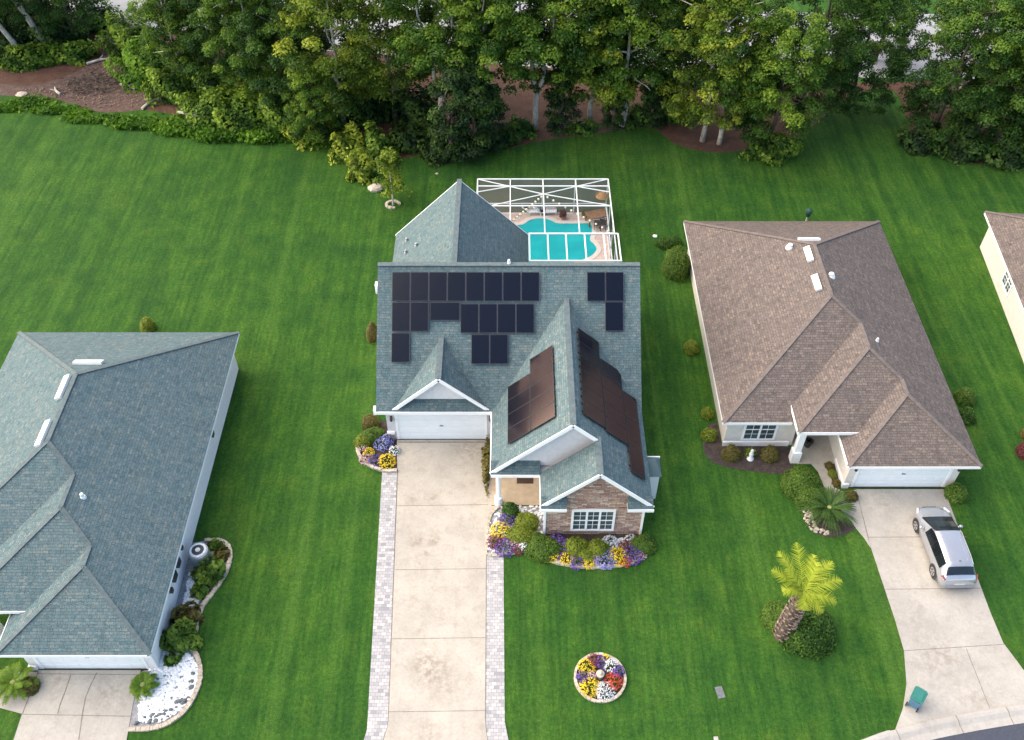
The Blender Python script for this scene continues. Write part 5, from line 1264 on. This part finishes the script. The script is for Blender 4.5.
T_ = [
 ('gaunt', 47, 52, 'leaning grey trunked tree at the left edge of the mulch clearing', 1.0, 0.0, 1), ('gaunt', 22, 58, 'thin leaning tree at the far left of the woods', .85, .35, 1), ('dark', 5, 52, 'dark leafy tree at the far upper left corner', .95, 1, 1), ('dark', 78, 42, 'dark tree right behind the leaning grey trunk', .8, 2, 1),
 ('dark', 60, 18, 'shadowy tree deep in the woods above the mulch clearing', .85, 4, 1),
 ('mid2', 185, 88, 'slim tree with pale trunk right of the mulch clearing', .72, 1, 1), ('dark', 228, 92, 'dark crowned tree left of the yellowish trees', .82, 3, 1), ('yel2', 205, 60, 'yellowish tree behind the dark tree near the mulch clearing', .95, 0, 1),
 ('mid', 262, 108, 'green tree standing above the tall weeds', .82, 2.2, 1), ('dark', 300, 118, 'dark tree left of the big yellow green crown', .9, .4, 1), ('yel', 345, 128, 'big yellow green tree at the bend of the woods', .92, 1.5, 1), ('low', 318, 142, 'low spreading green tree at the lawn edge', .55, 3, 1),
 ('yel2', 395, 118, 'yellow green tree right of the biggest yellow crown', 1.0, 2, 1), ('yel', 300, 70, 'tall yellowish tree further back left of centre', .95, 5, 1), ('fork', 442, 132, 'tree with thick pale bent trunk behind the ivy columns', .98, .2, 1),
 ('mid2', 470, 100, 'green tree right of the thick pale trunk', .95, 1.9, 1), ('mid', 488, 132, 'tall green tree just left of the forked white trunk', .95, 4.1, 1), ('fork', 535, 129, 'tree with forked white trunk behind the pool cage', 1.0, 0, 1), ('mid', 562, 118, 'leafy tree between forked trunk and twin pale trunks', .95, 2.7, 1), ('yel', 590, 122, 'light green tree with pale trunk above the brown leaf litter', .92, .3, 1), ('mid2', 622, 126, 'slender tree right of the light green one behind the cage', 1.0, 3.3, 1),
 ('dark', 655, 112, 'dark tree beside the gap showing the pale road', .9, 5.1, 1), ('mid2', 676, 92, 'slim green tree in front of the road gap', .85, .9, 1), ('yel', 702, 141, 'yellow tipped tree with pale trunk above the red mulch', .9, 3.9, 1), ('fork', 719, 144, 'tree with leaning split trunks right of the red mulch', .85, 1.2, .95),
 ('low', 768, 148, 'broad low tree hanging over the lawn right of centre', .92, 1.1, 1), ('dark', 800, 118, 'dark tree behind the broad overhanging one', .95, 0.7, 1), ('lowdark', 845, 112, 'dense dark tree left of the grassy gap', .85, 2.2, 1), ('dark', 875, 60, 'dark tree beyond the road at the grassy gap', .7, 4, 1),
 ('lowdark', 935, 135, 'dense dark tree right of the grassy gap', .92, .6, 1), ('lowdark', 985, 142, 'massive dark green tree at the right woods edge', 1.0, 3.0, 1), ('low', 1015, 150, 'leafy tree at the far right of the woods', .95, 5, 1), ('lowdark', 1040, 140, 'dark tree cut off by the right edge of the photo', 1.0, 1.6, 1), ('mid', 960, 95, 'lighter green tree behind the dense dark trees on the right', .95, 2, 1),
]
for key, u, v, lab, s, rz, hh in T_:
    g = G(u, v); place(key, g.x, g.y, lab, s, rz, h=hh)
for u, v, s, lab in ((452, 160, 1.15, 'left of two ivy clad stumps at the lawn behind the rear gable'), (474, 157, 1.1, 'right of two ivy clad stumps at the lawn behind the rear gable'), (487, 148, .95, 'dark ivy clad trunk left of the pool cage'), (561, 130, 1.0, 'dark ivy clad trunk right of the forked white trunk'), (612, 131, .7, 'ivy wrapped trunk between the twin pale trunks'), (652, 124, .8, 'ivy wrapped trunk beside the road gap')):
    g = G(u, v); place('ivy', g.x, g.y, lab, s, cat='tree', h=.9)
# undergrowth along the edge of the woods
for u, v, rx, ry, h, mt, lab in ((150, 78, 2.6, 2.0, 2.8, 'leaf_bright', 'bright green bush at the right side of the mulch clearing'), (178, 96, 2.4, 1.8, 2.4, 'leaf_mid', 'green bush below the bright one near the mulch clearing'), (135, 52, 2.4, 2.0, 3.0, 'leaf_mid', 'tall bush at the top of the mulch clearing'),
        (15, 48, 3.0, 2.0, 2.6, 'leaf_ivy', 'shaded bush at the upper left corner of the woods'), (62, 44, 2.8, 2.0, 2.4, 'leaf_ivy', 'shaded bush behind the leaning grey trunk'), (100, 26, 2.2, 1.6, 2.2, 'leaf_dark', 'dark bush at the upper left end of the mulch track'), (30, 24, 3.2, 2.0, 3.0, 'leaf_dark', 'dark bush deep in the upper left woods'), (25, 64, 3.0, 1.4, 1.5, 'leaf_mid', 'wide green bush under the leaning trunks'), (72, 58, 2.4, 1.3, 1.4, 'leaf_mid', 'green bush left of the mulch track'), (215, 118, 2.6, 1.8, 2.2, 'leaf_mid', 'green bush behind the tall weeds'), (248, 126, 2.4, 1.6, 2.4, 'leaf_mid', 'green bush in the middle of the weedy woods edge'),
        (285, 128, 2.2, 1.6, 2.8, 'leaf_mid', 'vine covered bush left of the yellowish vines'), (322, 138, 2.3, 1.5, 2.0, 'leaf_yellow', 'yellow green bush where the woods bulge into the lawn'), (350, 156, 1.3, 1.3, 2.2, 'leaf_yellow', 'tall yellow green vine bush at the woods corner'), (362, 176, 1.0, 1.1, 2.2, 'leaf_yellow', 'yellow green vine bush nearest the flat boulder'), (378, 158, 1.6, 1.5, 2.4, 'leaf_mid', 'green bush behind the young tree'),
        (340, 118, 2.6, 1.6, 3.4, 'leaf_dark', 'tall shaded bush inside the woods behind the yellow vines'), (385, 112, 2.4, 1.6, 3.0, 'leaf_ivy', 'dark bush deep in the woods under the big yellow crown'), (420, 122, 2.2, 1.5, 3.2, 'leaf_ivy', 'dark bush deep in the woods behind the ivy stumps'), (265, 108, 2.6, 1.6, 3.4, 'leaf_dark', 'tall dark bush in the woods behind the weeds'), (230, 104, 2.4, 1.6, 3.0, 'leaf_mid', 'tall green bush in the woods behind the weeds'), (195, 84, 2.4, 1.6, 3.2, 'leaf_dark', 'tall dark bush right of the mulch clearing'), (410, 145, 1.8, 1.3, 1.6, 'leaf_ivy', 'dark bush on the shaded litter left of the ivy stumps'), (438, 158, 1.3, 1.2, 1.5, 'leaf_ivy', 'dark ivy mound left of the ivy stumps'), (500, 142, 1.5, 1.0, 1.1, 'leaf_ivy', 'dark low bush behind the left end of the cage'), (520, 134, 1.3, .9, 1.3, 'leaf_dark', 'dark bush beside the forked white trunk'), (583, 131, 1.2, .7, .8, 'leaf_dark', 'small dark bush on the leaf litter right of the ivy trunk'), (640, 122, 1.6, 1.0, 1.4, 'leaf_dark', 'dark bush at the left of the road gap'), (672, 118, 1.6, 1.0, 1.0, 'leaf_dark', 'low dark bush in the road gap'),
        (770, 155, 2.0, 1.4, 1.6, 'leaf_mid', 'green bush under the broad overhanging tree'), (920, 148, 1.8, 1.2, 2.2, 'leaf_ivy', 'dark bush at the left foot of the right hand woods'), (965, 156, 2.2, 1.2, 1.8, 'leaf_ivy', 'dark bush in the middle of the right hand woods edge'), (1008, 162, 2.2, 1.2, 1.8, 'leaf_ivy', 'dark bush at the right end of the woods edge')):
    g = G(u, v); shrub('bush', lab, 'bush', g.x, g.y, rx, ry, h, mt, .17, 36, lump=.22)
# tall weeds
rng = np.random.default_rng(77)
band = curve([P2(-10, 108), P2(40, 108), P2(90, 118), P2(140, 126), P2(190, 134), P2(240, 140), P2(290, 140), P2(335, 148)], 20)
Cs = []
for p_ in band:
    k = 95; Cs.append(np.stack([p_[0] + rng.normal(size=k) * .6, p_[1] + np.abs(rng.normal(size=k)) * ((.35 if p_[0] < -27 else 1.0) + (.25 if p_[0] < -27 else .8) * math.sin(p_[0] * .6)) - .3 + .5 * math.sin(p_[0] * 1.7), rng.uniform(.03, (.22 if p_[0] < -27 else .28) + (.15 if p_[0] < -27 else .5) * abs(math.sin(p_[0] * .9 + math.sin(p_[0] * .37) * 3)), k)], 1))
C = np.concatenate(Cs); n = len(C); nn = rng.normal(size=(n, 3)); nn[:, 2] = abs(nn[:, 2]) + .3
tag(leaf_obj('tall_weeds', 'leaf_bright', C, nn, rng.uniform(.10, .24, n), .45 + .25 * np.sin(C[:, 0] * 1.3) * np.cos(C[:, 1] * 1.7) + rng.normal(size=n) * .15), 'bright green tall weeds along the lawn edge below the mulch clearing', 'weeds', kind='stuff')
# young tree with a ring of stones
g = G(393, 205); e = empty('young_tree', (g.x, g.y, 0), 0, 'young yellow green tree on the lawn beside the flat boulder', 'tree')
m = MB(); m.tube([(0, 0, 0), (.05, 0, 1.2), (0, .05, 3.2)], [.07, .06, .03], 7); m.build('trunk', 'bark_pale', e)
rng = np.random.default_rng(21); cen = []; rad = []
for i in range(52):
    z_ = rng.uniform(0, 1); a = rng.uniform(0, 6.28); r = 1.35 * (1 - z_) ** .5 * rng.uniform(.3, 1)
    cen.append((r * math.cos(a), r * math.sin(a), 1.0 + 3.5 * z_)); rad.append(rng.uniform(.28, .55))
C, Nn, Ss, Tt = clumps(rng, cen, rad, 200, .12); leaf_obj('crown', 'leaf_yellow', C, Nn, Ss, Tt - .05, e)
ringp = [(g.x + .5 * math.cos(t), g.y + .42 * math.sin(t)) for t in [2 * math.pi * k / 11 for k in range(10)]]
edging('broken ring of pale stones round the young tree', ringp, .2, .12, 'stone_edge')
# logs on the mulch
rg = random.Random(9)
for i, (u, v, a, ln, lab) in enumerate(((100, 62, .5, 2.2, 'pale log slanting across the mulch track'), (58, 92, 2.2, 1.4, 'short grey log at the left of the mulch clearing'), (128, 88, -.5, 1.6, 'pale branch at the right of the mulch clearing'), (150, 105, 1.1, 1.8, 'grey fallen log at the lower right corner of the mulch clearing'), (192, 122, -.35, 2.2, 'bare fallen branch lying in the tall weeds'))):
    g = G(u, v); m = MB(); m.tube([(-ln / 2, 0, .12), (0, .12, .14), (ln / 2, 0, .1)], [.12, .11, .06], 7); m.tube([(0, .1, .14), (ln * .2, .5, .3)], [.06, .03], 6)
    o = m.build('log', 'bark_pale'); o.location = (g.x, g.y, .55 if i == 4 else 0.01); o.rotation_euler[2] = a; tag(o, lab, 'log')
rgb_ = random.Random(41)
for mt, u, v, n, lab in (('bark_dark', 92, 86, 110, 'dark pile of cut branches in the middle of the mulch clearing'), ):
    g = G(u, v); m = MB()
    for i in range(n):
        x, y = rgb_.gauss(0, 1.3), rgb_.gauss(0, .9); a = rgb_.uniform(0, 6.28); ln = rgb_.uniform(.4, 1.3); z = rgb_.uniform(.03, .3)
        m.tube([(x, y, z), (x + ln * .5 * math.cos(a), y + ln * .5 * math.sin(a), z + rgb_.uniform(0, .2)), (x + ln * math.cos(a + .3), y + ln * math.sin(a + .3), z + rgb_.uniform(-.02, .25))], [.05, .035, .015], 5)
    o = m.build('brush_pile', mt); o.location = (g.x, g.y, 0); tag(o, lab, 'brush pile')
gravel('pale rubble strewn at the top of the mulch track', poly_px([(98, 38), (112, 27), (124, 28), (118, 44), (104, 50)]), 90, .07, .2, 'stone_edge', 31)
gravel('scattered wood chips and rubble on the mulch clearing', poly_px([(20, 90), (60, 88), (100, 65), (120, 50), (150, 85), (160, 98), (140, 106), (100, 108), (50, 96)]), 420, .04, .12, 'wood_chip', 32)

# porch mat, stains
p = G(525, 480); m = MB(); m.box(-.45, .45, -.28, .28, 0, .02); o = m.build('door_mat', 'door_mat'); o.location = (p.x, p.y, .05); tag(o, 'dark brown door mat on the tan porch floor', 'mat')

# repeats of one kind share a group
GROUPS = {'shade_tree': 'trees of the woods behind the houses', 'ivy_clad_trunk': 'ivy clad trunks at the woods edge', 'bush': 'bushes under the trees', 'flower_clump': 'flower clumps in the beds',
          'shrub': 'garden shrubs round the houses', 'house': 'houses in a row', 'cycad': 'cycads by the driveways', 'log': 'fallen logs by the mulch clearing', 'string_lights': 'strings of bulbs in the pool cage',
          'sun_lounger': 'sun loungers on the pool deck', 'potted_plant': 'potted plants on the pool deck', 'boulder': 'loose stones on the lawn', 'stone_edging': 'stone edgings of the beds'}
for o in list(col.objects):
    k = o.name.split('.')[0]
    if o.parent is None and k in GROUPS and 'label' in o and 'group' not in o: o['group'] = GROUPS[k]

# ------------------------------------------------------------------ light
SUN_AZ, SUN_EL = R_(-74), R_(36)      # azimuth from +Y towards +X
wd = bpy.data.worlds.new('World'); sc.world = wd; wd.use_nodes = True
nt = wd.node_tree; bg = nt.nodes['Background']
sky = nt.nodes.new('ShaderNodeTexSky'); sky.sky_type = 'NISHITA'; sky.sun_disc = False
sky.sun_elevation = SUN_EL; sky.sun_rotation = SUN_AZ
sky.air_density = 1.0; sky.dust_density = 1.4; sky.ozone_density = 1.0
nt.links.new(sky.outputs[0], bg.inputs['Color']); bg.inputs['Strength'].default_value = .074
sun = bpy.data.lights.new('sun', 'SUN'); sun.energy = 1.5; sun.angle = R_(115); sun.color = (1.0, .82, .58)
so_ = bpy.data.objects.new('sun', sun); col.objects.link(so_); so_.location = (-60, 60, 60)
dv = Vector((math.sin(SUN_AZ) * math.cos(SUN_EL), math.cos(SUN_AZ) * math.cos(SUN_EL), math.sin(SUN_EL)))
so_.rotation_euler = dv.to_track_quat('Z', 'Y').to_euler()
vs_ = sc.view_settings
vs_.view_transform = 'Standard'; vs_.look = 'None'; vs_.gamma = 1; vs_.use_curve_mapping = False; vs_.exposure = 2.42
sc.cycles.max_bounces = 6; sc.cycles.transparent_max_bounces = 12
